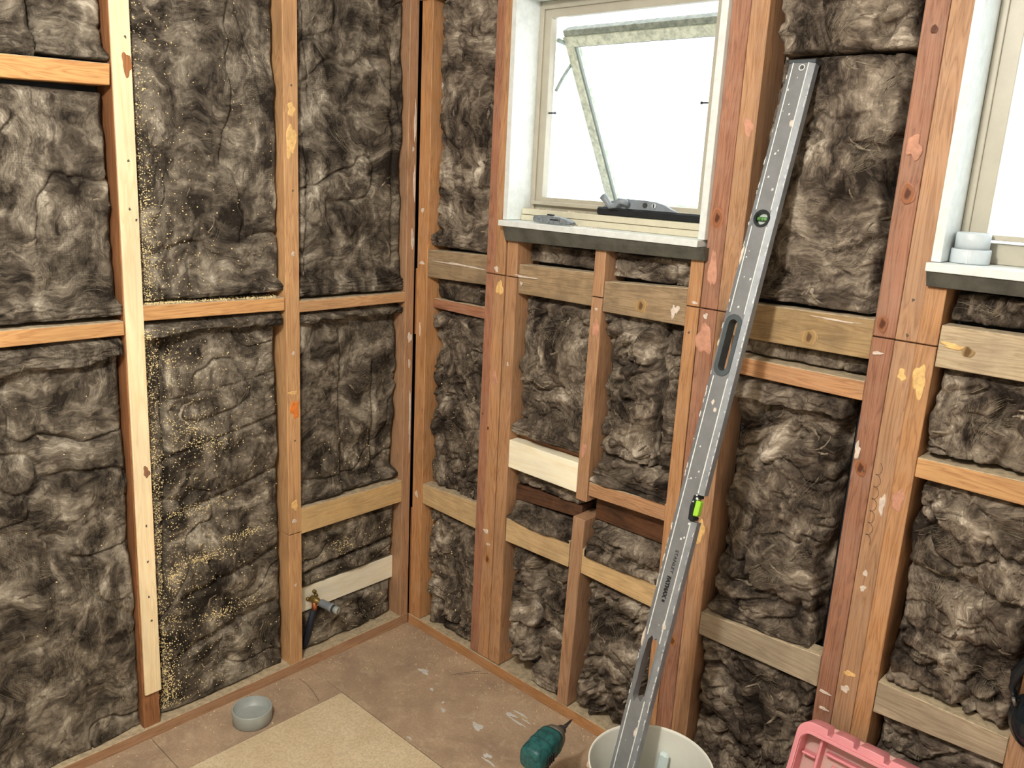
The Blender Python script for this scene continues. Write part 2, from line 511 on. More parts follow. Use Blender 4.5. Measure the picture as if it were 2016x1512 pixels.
for i, (x, y, rx, ry) in enumerate(((.262, -.152, .016, .012), (.35, -.197, .007, .005), (.45, -.24, .010, .006), (.572, -.218, .022, .010), (.68, -.285, .012, .008),
                                     (.422, -.216, .004, .004), (.478, -.393, .008, .004), (.60, -.108, .018, .007), (.635, -.12, .026, .004), (.62, -.085, .022, .004), (.655, -.098, .012, .003), (.70, -.30, .02, .004))):
    blob('paint_splat', 'F', x, y, rx, ry, M_SPLAT, floor, 0.0008, i, 0.0, 0.45)
for pts in (((.036, -.462), (.075, -.460), (.12, -.468), (.168, -.481)), ((.335, -.105), (.355, -.06), (.385, -.02)), ((.35, -.085), (.375, -.045), (.41, -.012))):
    bm = bmesh.new(); add_tube(bm, [(x, y, 0.0002) for x, y in pts], 0.0006, 5)
    bm_obj('scribed_line', bm, M_DARKLINE, floor)

# ------------------------------------------------------------------ framing
def member(name, wall, quad, kind, axis, d0=0.0, d1=0.095, kerf=(), label=None, bevel=0.0014, dust=False, parent=None):
    """quad: BL, BR, TR, TL as (a, z) on the wall's front plane; sawn timber from depth d0 to d1; kerf = saw cuts at these heights."""
    parent = parent or (wall_left if wall == 'L' else wall_right)
    (bl, br, tr, tl) = [Vector((q[0], q[1])) for q in quad]
    ca = sum(q[0] for q in quad) / 4; cz = min(q[1] for q in quad)
    o_ = wp(wall, ca, cz, d0)
    bm = bmesh.new()
    cuts = [0.0]
    H = ((tl.y - bl.y) + (tr.y - br.y)) / 2
    for kz in sorted(kerf):
        f = (kz - bl.y) / H
        cuts += [f - .0014 / H, f + .0014 / H]
    cuts.append(1.0)
    def slab(f0, f1, e0, e1, bv):
        b0, b1 = bl.lerp(tl, f0), br.lerp(tr, f0); t0, t1 = bl.lerp(tl, f1), br.lerp(tr, f1)
        P = [wp(wall, b0.x, b0.y, e0) - o_, wp(wall, b1.x, b1.y, e0) - o_, wp(wall, b1.x, b1.y, e1) - o_, wp(wall, b0.x, b0.y, e1) - o_,
             wp(wall, t0.x, t0.y, e0) - o_, wp(wall, t1.x, t1.y, e0) - o_, wp(wall, t1.x, t1.y, e1) - o_, wp(wall, t0.x, t0.y, e1) - o_]
        add_hex(bm, P, bv)
    for i in range(0, len(cuts), 2):
        slab(cuts[i], cuts[i + 1], d0, d1, bevel)
        if i + 2 < len(cuts):
            slab(cuts[i + 1], cuts[i + 2], d0 + .012, d1, 0)
    mats = [W(kind, axis)]
    if dust:
        mats.append(M_DUST)
        bm.normal_update()
        for f in bm.faces:
            if f.normal.z > 0.7 or (f.normal.z < -0.7 and f.calc_center_median().z > (max(v.co.z for v in bm.verts)) - .02):
                f.material_index = 1
    o = bm_obj(name, bm, mats, parent, o_)
    if label: o['label'] = label
    return o

def rect(a0, a1, z0, z1):
    return [(a0, z0), (a1, z0), (a1, z1), (a0, z1)]

TOP = 2.40
KZ = 1.262
# --- left wall
member('bottom_plate', 'L', [(-3.2, -.03), (0.0, 0.0), (0.0, .037), (-3.2, .02)], 'rimu', 'y', 0, .098, dust=True)
s1 = member('stud', 'L', [(-.921, .022), (-.876, .022), (-.842, TOP), (-.884, TOP)], 'brown', 'z', .008, .095)
f1 = member('furring_strip', 'L', [(-.9145, .134), (-.871, .134), (-.842, TOP), (-.886, TOP)], 'pale', 'z', 0, .0078, label='pale new pine strip facing the brown stud', parent=wall_left)
s2 = member('stud', 'L', [(-.470, .034), (-.427, .034), (-.412, TOP), (-.457, TOP)], 'gold', 'z', 0, .095, kerf=(.468,))
s3 = member('stud', 'L', [(-.036, .036), (-.002, .036), (-.002, TOP), (-.036, TOP)], 'rimu', 'z', 0, .095)
member('stud', 'L', [(-1.378, .025), (-1.333, .025), (-1.31, TOP), (-1.355, TOP)], 'gold', 'z', 0, .095)
member('stud', 'L', [(-1.98, .02), (-1.935, .02), (-1.92, TOP), (-1.965, TOP)], 'gold', 'z', 0, .095)
member('top_plate', 'L', rect(-3.2, 0, TOP, CEIL), 'rimu', 'y', 0, .095)
member('noggin', 'L', [(-1.33, 1.680), (-.902, 1.693), (-.899, 1.739), (-1.33, 1.728)], 'gold', 'y', .002, .09, dust=True)
member('noggin', 'L', [(-1.345, 1.123), (-.906, 1.122), (-.906, 1.156), (-1.345, 1.163)], 'gold', 'y', .001, .09, dust=True)
member('noggin', 'L', [(-.8595, 1.152), (-.4675, 1.145), (-.4670, 1.181), (-.859, 1.191)], 'gold', 'y', .001, .09, dust=True)
member('noggin', 'L', [(-.4195, 1.135), (-.0365, 1.136), (-.0365, 1.166), (-.419, 1.168)], 'gold', 'y', .001, .09, dust=True)
member('noggin', 'L', [(-.4235, .461), (-.0365, .463), (-.0365, .538), (-.423, .543)], 'straw', 'y', .001, .09, dust=True, label='broad straw-coloured noggin low in the corner bay')
blk = member('backing_block', 'L', [(-.4245, .170), (-.0365, .170), (-.0365, .251), (-.4245, .254)], 'white', 'y', .045, .09, label='clean white pine block carrying the pipe stub')
# --- right wall
member('bottom_plate', 'R', [(0.001, 0), (3.2, 0), (3.2, .040), (0.001, .036)], 'rimu', 'x', 0, .098, dust=True)
member('top_plate', 'R', rect(0.001, 3.2, TOP, CEIL), 'rimu', 'x', 0, .095)
c1 = member('stud', 'R', rect(.0100, .058, .038, TOP), 'rimu', 'z', 0, .095)
member('stud', 'R', rect(-.001, .0095, .038, .432), 'brown', 'z', .004, .095, bevel=0)
member('stud', 'R', rect(.002, .0095, 1.03, 1.24), 'brown', 'z', .002, .095, bevel=0)
p1a = member('stud', 'R', [(.311, .04), (.346, .04), (.346, TOP), (.317, TOP)], 'red', 'z', .001, .095, kerf=(KZ,))
p1b = member('stud', 'R', [(.3475, .04), (.3935, .04), (.384, TOP), (.3475, TOP)], 'rimu', 'z', 0, .095, kerf=(KZ,))
p1c = member('trimmer_stud', 'R', [(.395, .04), (.440, .04), (.434, 1.372), (.3945, 1.372)], 'rimu', 'z', .001, .095, kerf=(KZ,))
j1 = member('jack_stud', 'R', [(.698, .684), (.736, .684), (.739, 1.367), (.705, 1.367)], 'rimu', 'z', .0, .092, kerf=(1.246,))
j2 = member('jack_stud', 'R', [(.684, .04), (.723, .04), (.738, .632), (.697, .632)], 'rimu', 'z', -.003, .088)
p2a = member('trimmer_stud', 'R', [(.982, .04), (1.020, .04), (1.020, 1.372), (.986, 1.372)], 'rimu', 'z', 0, .095, kerf=(KZ,))
p2b = member('stud', 'R', [(1.0215, .04), (1.066, .04), (1.068, TOP), (1.0235, TOP)], 'red', 'z', .001, .095, kerf=(KZ,))
p2c = member('stud', 'R', [(1.0675, .04), (1.113, .04), (1.112, TOP), (1.0695, TOP)], 'rimu', 'z', 0, .095, kerf=(KZ,))
p3a = member('stud', 'R', [(1.420, .04), (1.461, .04), (1.468, TOP), (1.4225, TOP)], 'red', 'z', .002, .095, kerf=(KZ,))
p3b = member('stud', 'R', [(1.4625, .04), (1.506, .04), (1.510, TOP), (1.4695, TOP)], 'rimu', 'z', 0, .095, kerf=(KZ,))
p3c = member('trimmer_stud', 'R', [(1.5075, .04), (1.544, .04), (1.545, 1.375), (1.5075, 1.375)], 'rimu', 'z', 0, .095, kerf=(KZ,))
member('stud', 'R', rect(1.798, 1.845, .04, 1.375), 'rimu', 'z', 0, .095)
member('stud', 'R', rect(2.10, 2.145, .04, 1.375), 'rimu', 'z', 0, .095)
member('stud', 'R', rect(2.465, 2.51, .04, TOP), 'rimu', 'z', 0, .095)
member('stud', 'R', rect(2.95, 2.995, .04, TOP), 'rimu', 'z', 0, .095)
member('lintel', 'R', rect(.386, 1.022, 2.012, 2.14), 'red', 'x', 0, .095)
member('lintel', 'R', rect(1.5115, 2.46, 2.012, 2.14), 'red', 'x', 0, .095)
member('noggin', 'R', [(.0585, 1.219), (.316, 1.226), (.316, 1.312), (.0585, 1.303)], 'olive', 'x', .002, .047, dust=True)
member('noggin', 'R', [(.0585, 1.121), (.316, 1.119), (.316, 1.155), (.0585, 1.151)], 'red', 'x', .030, .095, dust=True)
member('noggin', 'R', [(.0585, .466), (.3105, .461), (.3105, .548), (.0585, .535)], 'straw', 'x', .002, .047, dust=True)
member('noggin', 'R', [(.440, 1.219), (.7035, 1.220), (.7035, 1.306), (.440, 1.300)], 'olive', 'x', .004, .047, dust=True)
member('noggin', 'R', [(.7405, 1.212), (.9855, 1.213), (.9855, 1.303), (.7405, 1.289)], 'olive', 'x', .001, .047, dust=True)
member('noggin', 'R', [(.4385, .742), (.699, .742), (.699, .803), (.4385, .797)], 'brown', 'x', .042, .095, dust=True, label='brown noggin set back behind the white block')
member('backing_block', 'R', [(.4385, .702), (.6975, .701), (.6975, .786), (.4385, .787)], 'white', 'x', .001, .040, label='clean white pine block nailed between post and jack stud')
member('noggin', 'R', [(.4405, .592), (.6935, .612), (.6935, .650), (.4405, .640)], 'dark', 'x', .040, .095, label='dark stained noggin under the white block')
member('noggin', 'R', [(.7395, .705), (.9835, .712), (.9835, .757), (.7395, .744)], 'rimu', 'x', .001, .05, dust=True)
member('noggin', 'R', [(.7395, .627), (.9835, .628), (.9835, .700), (.7395, .698)], 'dark', 'x', .042, .095, label='dark water-stained board under the orange noggin')
member('noggin', 'R', [(.4405, .465), (.687, .471), (.687, .550), (.4405, .539)], 'straw', 'x', .003, .047, dust=True)
member('noggin', 'R', [(.7335, .472), (.9825, .464), (.9825, .548), (.7335, .547)], 'straw', 'x', .001, .047, dust=True)
member('noggin', 'R', [(1.1135, 1.211), (1.4215, 1.214), (1.4215, 1.296), (1.1135, 1.290)], 'olive', 'x', .001, .047, dust=True)
member('noggin', 'R', [(1.1135, 1.127), (1.4205, 1.126), (1.4205, 1.167), (1.1135, 1.167)], 'rimu', 'x', .002, .095, dust=True)
member('noggin', 'R', [(1.1135, .451), (1.4195, .453), (1.4195, .531), (1.1135, .512)], 'grey', 'x', .002, .047, dust=True)
member('noggin', 'R', [(1.5465, 1.223), (2.46, 1.227), (2.46, 1.309), (1.5465, 1.305)], 'grey', 'x', .002, .047, dust=True)
member('noggin', 'R', [(1.5455, .996), (1.797, .996), (1.797, 1.043), (1.5455, 1.037)], 'gold', 'x', .001, .095, dust=True)
member('noggin', 'R', [(1.5455, .455), (1.797, .468), (1.797, .527), (1.5455, .530)], 'grey', 'x', .002, .047, dust=True)
bm = bmesh.new(); add_box(bm, (.058, -.006, 2.10), (.105, .010, .165), .001); bm_obj('plaster_remnant', bm, M_PATCHW, wall_right)

# plaster remnants, marks and nail heads on the timbers (sub-parts of the stud that carries them)
def spot(stud, wall, a, z, ra, rz, mat, name='plaster_patch', seed=0, d=0.0, th=0.0012):
    o = blob(name, wall, a, z, ra, rz, mat, None, th, seed, d)
    o.parent = stud
    o.matrix_parent_inverse = Matrix.Translation(-stud.location)
    return o
for i, (s, w_, a, z, ra, rz, mt) in enumerate((
        (p1b, 'R', .372, 1.225, .012, .022, M_TORN), (p1b, 'R', .369, .958, .010, .020, M_PATCH), (p1b, 'R', .356, 1.278, .007, .008, M_PATCHW), (p1b, 'R', .360, .47, .012, .006, M_PATCHW),
        (p1b, 'R', .372, .43, .008, .004, M_PATCHW), (p1c, 'R', .418, 1.01, .004, .006, M_PATCHW),
        (j1, 'R', .724, 1.165, .009, .024, M_PATCH), (j1, 'R', .714, .83, .008, .018, M_PATCH), (j1, 'R', .722, 1.215, .004, .004, M_PATCHW),
        (j2, 'R', .700, .24, .012, .014, M_PATCHW),
        (p2b, 'R', 1.045, 1.355, .010, .045, M_PATCH), (p2b, 'R', 1.042, 1.19, .018, .040, M_PATCH), (p2c, 'R', 1.088, 1.185, .010, .022, M_TORN), (p2c, 'R', 1.094, 1.667, .011, .018, M_PATCH),
        (p2a, 'R', 1.008, 1.272, .009, .003, M_PATCHW), (p2b, 'R', 1.04, 1.245, .005, .008, M_PATCHW), (p2c, 'R', 1.088, .72, .010, .03, M_TORN),
        (p3a, 'R', 1.444, 1.631, .014, .022, M_PATCH), (p3c, 'R', 1.524, 1.19, .013, .030, M_TORN), (p3b, 'R', 1.490, 1.195, .008, .012, M_TORN), (p3c, 'R', 1.523, .938, .012, .022, M_PATCH), (p3b, 'R', 1.494, .92, .007, .02, M_PATCHW),
        (p3a, 'R', 1.428, 1.02, .006, .018, M_PATCHW), (p3a, 'R', 1.437, 1.23, .010, .004, M_PATCHW), (p3b, 'R', 1.484, .76, .006, .006, M_PATCHW), (p3b, 'R', 1.484, .725, .006, .007, M_PATCHW),
        (p3b, 'R', 1.482, .48, .010, .008, M_PATCHW), (p3a, 'R', 1.44, .45, .012, .004, M_PATCHW), (p3a, 'R', 1.443, .41, .010, .004, M_PATCHW), (p3b, 'R', 1.486, .52, .012, .006, M_TORN),
        (s2, 'L', -.440, 1.60, .014, .045, M_TORN), (s2, 'L', -.437, 1.68, .012, .016, M_TORN), (s2, 'L', -.441, .855, .013, .028, M_ORANGE), (s2, 'L', -.447, .905, .012, .006, M_TORN), (s2, 'L', -.446, .56, .012, .014, M_TORN),
        (s2, 'L', -.439, 1.30, .005, .006, M_PATCHW), (s2, 'L', -.443, 1.02, .004, .006, M_PATCHW), (s2, 'L', -.448, .51, .007, .007, M_PATCHW), (s2, 'L', -.448, .30, .004, .005, M_PATCHW),
        (s3, 'L', -.016, 1.02, .008, .016, M_PATCHW), (s3, 'L', -.016, .935, .005, .012, M_PATCHW), (s3, 'L', -.012, 1.33, .006, .030, M_PATCHW), (s3, 'L', -.009, 1.50, .004, .05, M_PATCHW), (s3, 'L', -.010, 1.68, .004, .06, M_PATCHW), (s3, 'L', -.016, 1.60, .004, .006, M_PATCHW), (s3, 'L', -.010, .75, .004, .09, M_PATCHW),
        (c1, 'R', .030, 1.05, .003, .022, M_PATCHW), (c1, 'R', .033, 1.26, .010, .006, M_PATCHW), (c1, 'R', .030, 1.42, .006, .008, M_PATCHW), (c1, 'R', .030, .49, .008, .010, M_PATCHW))):
    spot(s, w_, a, z, ra, rz, mt, seed=i)
for i, (s, w_, a, z) in enumerate(((f1, 'L', -.872, 1.53), (f1, 'L', -.876, 1.42), (f1, 'L', -.862, 1.80), (f1, 'L', -.884, .62), (f1, 'L', -.886, .52), (f1, 'L', -.889, .42), (f1, 'L', -.886, .35),
                                   (f1, 'L', -.862, 1.395), (s2, 'L', -.436, 1.74), (s2, 'L', -.436, 1.47), (s2, 'L', -.442, .76), (p1a, 'R', .325, .84), (p3b, 'R', 1.488, 1.345), (p3b, 'R', 1.488, 1.275), (p3a, 'R', 1.447, .98), (p2a, 'R', 1.0, 1.2))):
    spot(s, w_, a, z, .0026, .0032, M_NAIL, 'nail_head', i, 0.0, .0008)
# small knots and darts on the furring strip
for i, (a, z, ra, rz, mt) in enumerate(((-.862, 1.742, .012, .022, W('brown', 'z')), (-.875, .765, .008, .015, W('brown', 'z')))):
    spot(f1, 'L', a, z, ra, rz, mt, 'knot', i + 40, 0, .0006)
def knot_mat(name, base, dark):
    t = NT(name)
    tc = t.n('ShaderNodeTexCoord')
    ln = t.n('ShaderNodeVectorMath', operation='LENGTH')
    t.l(t.warp(t.vmul(tc.outputs['Object'], (1, 1, .62)), 45, .012, 3), ln.inputs[0])
    q = t.math('PINGPONG', t.math('MULTIPLY', ln.outputs['Value'], 150.0), 0.5)
    col = t.ramp(t.math('MULTIPLY', q, 2.0), [(0.1, base), (1.0, tuple(x * .5 + y * .5 for x, y in zip(base, dark)))])
    core = t.ramp(ln.outputs['Value'], [(0.0045, (1, 1, 1, 1)), (0.0085, (0, 0, 0, 1))])
    return t.done(t.mix(core, col, tuple(c * .55 for c in dark[:3]) + (1,)), .55, 0, .25)
K_RIMU = knot_mat('knot_rimu', srgb(186, 132, 80), srgb(140, 88, 48)); K_RED = knot_mat('knot_red', srgb(166, 112, 80), srgb(116, 70, 48))
K_OLIVE = knot_mat('knot_olive', srgb(176, 146, 102), srgb(134, 104, 68))
def knot(stud, wall, a, z, ra, rz, mat, seed):
    o = blob('knot', wall, 0, 0, ra, rz, mat, None, .0004, seed, 0.0, .12, 24)
    o.location = wp(wall, a, z, 0) - stud.location
    o.parent = stud
for i, (s, w_, a, z, ra, rz, mt) in enumerate(((p2b, 'R', 1.043, 1.47, .015, .026, K_RED), (p3a, 'R', 1.446, 1.545, .014, .020, K_RED), (p3a, 'R', 1.440, .985, .012, .018, K_RED), (p3a, 'R', 1.438, 1.29, .011, .016, K_RED),
                                                (p1b, 'R', .350, .80, .004, .005, K_RIMU), (p1b, 'R', .372, .38, .010, .016, K_RIMU), (p3a, 'R', 1.446, 1.84, .006, .008, K_RED), (p2b, 'R', 1.045, .40, .010, .014, K_RIMU))):
    knot(s, w_, a, z, ra, rz, mt, i)
for i, (a, z, r_) in enumerate(((.858, 1.243, .020), (1.292, 1.238, .020), (1.60, 1.262, .012))):
    knot(wall_right, 'R', a, z, r_, r_ * .8, K_OLIVE, i + 20)
for i, (a, z, ra, rz) in enumerate(((.20, 1.272, .085, .0035), (.466, 1.268, .030, .0035), (1.345, 1.283, .045, .0018), (.455, 1.248, .004, .006), (.955, 1.245, .010, .014))):
    blob('plaster_smear', 'R', a, z, ra, rz, M_PATCHW, wall_right, .0008, i + 60, 0.0, .5, 30)
blob('torn_patch', 'R', 1.574, 1.268, .020, .006, M_TORN, wall_right, .0012, 77, 0.001, .4)
# pencil note on the middle board of the right-hand post (scribbled, not legible)
bm = bmesh.new()
pts = []
for k in range(60):
    q = k / 59
    pts.append((1.478 + .006 * math.sin(q * 40) , -.0006, 1.00 - .17 * q + .006 * math.cos(q * 40)))
add_tube(bm, pts, .0005, 4)
o = bm_obj('pencil_scribble', bm, M_NAIL, None); o.parent = p3b; o.matrix_parent_inverse = Matrix.Translation(-p3b.location)

# ------------------------------------------------------------------ windows
def wbox(bm, x0, x1, y0, y1, z0, z1, bevel=.001):
    add_box(bm, ((x0 + x1) / 2, (y0 + y1) / 2, (z0 + z1) / 2), (x1 - x0, y1 - y0, z1 - z0), bevel)

def window(name, x0, x1, sillz, headz, ox0, ox1, oz0, oz1):
    """Timber lined opening with an aluminium frame at its outer side; (ox, oz) is the clear opening."""
    fr = bmesh.new()
    a, b = .085, .1035
    wbox(fr, x0 + .018, ox0, a, b, sillz, headz)
    wbox(fr, ox1, x1 - .018, a, b, sillz, headz)
    wbox(fr, ox0, ox1, a, b, oz1, headz)
    wbox(fr, ox0, ox1, a, b, sillz, oz0)
    # raised outer lip of the frame
    wbox(fr, x0 + .018, x0 + .032, a - .006, a, sillz, headz)
    wbox(fr, x1 - .030, x1 - .018, a - .006, a, sillz, headz)
    wbox(fr, x0 + .032, x1 - .030, a - .006, a, headz - .020, headz)
    wbox(fr, x0 + .032, x1 - .030, a - .020, a, sillz + .045, sillz + .055)
    # outer weather flange, wider than the inner face
    for q in ((x0, ox0 - .022, sillz - .01, headz + .01), (ox1 + .022, x1, sillz - .01, headz + .01)):
        wbox(fr, q[0], q[1], b, .135, q[2], q[3])
    wbox(fr, ox0 - .022, ox1 + .022, b, .135, oz1 + .022, headz + .01)
    wbox(fr, ox0 - .022, ox1 + .022, b, .135, sillz - .01, oz0 - .022)
    root = bm_obj(name, fr, M_ALU); root['kind'] = 'structure'
    bm = bmesh.new(); wbox(bm, x0, x0 + .0175, -.012, .135, sillz + .0005, headz + .014); bm_obj('jamb_liner', bm, M_WHITE, root)
    bm = bmesh.new(); wbox(bm, x1 - .0175, x1, -.012, .135, sillz + .0005, headz + .014); bm_obj('jamb_liner', bm, M_WHITE, root)
    bm = bmesh.new(); wbox(bm, x0 + .018, x1 - .018, -.012, .135, headz + .0005, headz + .0145); bm_obj('head_liner', bm, M_WHITE, root)
    return root

# window over the corner: awning sash propped open
win1 = window('window_1', .3835, 1.0225, 1.4185, 1.992, .4385, .9385, 1.484, 1.951)
bm = bmesh.new(); wbox(bm, .3835, 1.016, -.030, .135, 1.4025, 1.418); bm_obj('sill_board', bm, M_WHITE, win1)
bm = bmesh.new()
P = [(.396, -.012, 1.362), (1.030, -.012, 1.372), (1.030, .09, 1.372), (.396, .09, 1.362), (.3965, -.026, 1.402), (1.030, -.026, 1.402), (1.030, .09, 1.402), (.3965, .09, 1.402)]
add_hex(bm, P, .001); o = bm_obj('sill_apron', bm, M_APRON, win1); o['label'] = 'dark weathered apron board'
bm = bmesh.new(); wbox(bm, .4025, 1.0035, .042, .0845, 1.4185, 1.434); bm_obj('inner_sill_step', bm, M_CREAM, win1)
bm = bmesh.new(); wbox(bm, .4025, 1.0035, .045, .0845, 1.4352, 1.451); bm_obj('inner_sill_step', bm, M_CREAM, win1)

# sash, hinged out at the bottom
S0 = Vector((.446, .133, 1.929)); S1 = Vector((.446, .4115, 1.446)); SW = .486
sd = (S1 - S0); SL = sd.length; sd.normalize(); sx = Vector((1, 0, 0)); sn = sx.cross(sd)
sm = Matrix((( sx.x, sd.x, sn.x, S0.x), (sx.y, sd.y, sn.y, S0.y), (sx.z, sd.z, sn.z, S0.z), (0, 0, 0, 1)))
def sbox(bm, x0, x1, y0, y1, z0, z1):
    P = [(x0, y0, z0), (x1, y0, z0), (x1, y1, z0), (x0, y1, z0), (x0, y0, z1), (x1, y0, z1), (x1, y1, z1), (x0, y1, z1)]
    add_hex(bm, [sm @ Vector(p) for p in P], .0008)
bm = bmesh.new()
for q in ((0, SW, .016, .044, -.020), (0, SW, SL - .030, SL, -.016), (0, .026, .044, SL - .030, -.016), (SW - .026, SW, .044, SL - .030, -.016)):
    P = [(q[0], q[2], q[4]), (q[1], q[2], q[4]), (q[1], q[3], -.016), (q[0], q[3], -.016), (q[0], q[2], .016), (q[1], q[2], .016), (q[1], q[3], .016), (q[0], q[3], .016)]
    add_hex(bm, [sm @ Vector(p) for p in P], .0008)
sash = bm_obj('sash', bm, M_ALU_D, win1); sash['label'] = 'weathered awning sash swung outwards'
bm = bmesh.new(); sbox(bm, 0, SW, 0, .0155, -.012, .016); bm_obj('hinge_rail', bm, simple('shade_toned_alloy_rail', srgb(150, 158, 148), .6, 0, 60, .15, col2=srgb(108, 118, 110)), sash)  # darker grey-green paints the shade on the rail's upper face into its colour
bm = bmesh.new(); sbox(bm, .0265, SW - .0265, .0445, SL - .0305, -.003, .002); bm_obj('glass_pane', bm, M_GLASS, sash)
bm = bmesh.new()
for q in ((.0265, .032, .0445, SL - .0305), (.032, SW - .0265, .0445, .047)):
    sbox(bm, q[0], q[1], q[2], q[3], -.012, -.0035)
bm_obj('glazing_bead', bm, simple('grey_gasket', srgb(120, 128, 124), .7), sash)
bm = bmesh.new()
add_tube(bm, [(.4445, .112, 1.769), (.4445, .139, 1.807), (.4445, .172, 1.846)], .005, 6); bm_obj('stay_arm', bm, M_STAY, win1)
bm = bmesh.new(); add_tube(bm, [(.4445, .108, 1.898), (.4445, .150, 1.892)], .006, 6); bm_obj('stay_arm', bm, M_STAY, win1)
for (x, z) in ((.452, 1.709), (.925, 1.728)):
    bm = bmesh.new(); s = 1 if x < .7 else -1
    add_tube(bm, [(x - s * .013, .094, z), (x + s * .008, .094, z)], .0022, 6); add_tube(bm, [(x + s * .008, .094, z), (x + s * .011, .094, z)], .0038, 6)
    bm_obj('catch_screw', bm, M_BLACK, win1)
# winder on the frame's bottom ledge
wd = bmesh.new()
wbox(wd, .655, .9845, .056, .0835, 1.4515, 1.4715, .004)
winder = bm_obj('window_winder', wd, M_BLACK, win1); winder['label'] = 'dark window winder housing with grey crank handle'
def plate_profile(pts, y0, y1):
    bm = bmesh.new()
    a = [bm.verts.new((x, y0, z)) for x, z in pts]; b = [bm.verts.new((x, y1, z)) for x, z in pts]
    n = len(pts)
    for k in range(n): bm.faces.new((a[k], a[(k + 1) % n], b[(k + 1) % n], b[k]))
    bm.faces.new(a); bm.faces.new(b[::-1])
    return bm
bm = plate_profile([(.672, 1.4718), (.90, 1.4718), (.878, 1.479), (.860, 1.487), (.835, 1.4925), (.80, 1.495), (.735, 1.496), (.70, 1.488)], .060, .0705)
bm_obj('winder_cover', bm, M_GREYPL, winder)
for x, mt in ((.805, M_DARKSTEEL), (.832, M_PVC_W)):
    bm = bmesh.new(); add_tube(bm, [(x, .0598, 1.4835), (x, .0560, 1.4835)], .0062, 14); bm_obj('button', bm, mt, winder)
bm = bmesh.new(); wbox(bm, .8305, .8335, .0546, .0558, 1.479, 1.488, .0002); bm_obj('button_slot', bm, M_BLACK, winder)
bm = bmesh.new()
add_tube(bm, [(.752, .060, 1.480), (.752, .046, 1.489), (.738, .040, 1.4905), (.728, .038, 1.478), (.714, .036, 1.476), (.700, .035, 1.491), (.690, .034, 1.4995)], [.008, .008, .008, .0065, .0075, .009, .010], 10)
bm_obj('crank_handle', bm, M_GREYPL, winder)

# second window at the right edge
win2 = window('window_2', 1.511, 2.46, 1.4225, 1.992, 1.574, 2.40, 1.462, 1.951)
bm = bmesh.new(); wbox(bm, 1.509, 2.465, -.030, .135, 1.4055, 1.422); bm_obj('sill_board', bm, M_WHITE, win2)
bm = bmesh.new()
add_hex(bm, [(1.5105, -.012, 1.376), (2.47, -.012, 1.379), (2.47, .09, 1.379), (1.5105, .09, 1.376), (1.5105, -.026, 1.405), (2.47, -.026, 1.405), (2.47, .09, 1.405), (1.5105, .09, 1.405)], .001)
o = bm_obj('sill_apron', bm, M_APRON, win2); o['label'] = 'dark weathered apron board'
bm = bmesh.new(); wbox(bm, 1.553, 2.421, .108, .112, 1.441, 1.972, 0); bm_obj('glass_pane', bm, M_GLASS, win2)

# ------------------------------------------------------------------ glass wool batts
def hsh(ix, iy, seed):
    v = np.sin(ix * 127.1 + iy * 311.7 + seed * 74.7) * 43758.5453
    return v - np.floor(v)
def vn(x, y, seed):
    ix = np.floor(x); iy = np.floor(y); fx = x - ix; fy = y - iy
    fx = fx * fx * fx * (fx * (fx * 6 - 15) + 10); fy = fy * fy * fy * (fy * (fy * 6 - 15) + 10)
    a = hsh(ix, iy, seed); b = hsh(ix + 1, iy, seed); c = hsh(ix, iy + 1, seed); d = hsh(ix + 1, iy + 1, seed)
    return (a * (1 - fx) + b * fx) * (1 - fy) + (c * (1 - fx) + d * fx) * fy
def fbm(x, y, seed, o=4, g=0.5):
    s = 0; amp = 1; tot = 0
    for k in range(o):
        s = s + amp * vn(x, y, seed + k * 13); tot += amp; amp *= g; x = x * 2.03 + 17.1; y = y * 2.03 + 9.7
    return s / tot
def sstep(a, b, x):
    t = np.clip((x - a) / (b - a), 0, 1)
    return t * t * (3 - 2 * t)

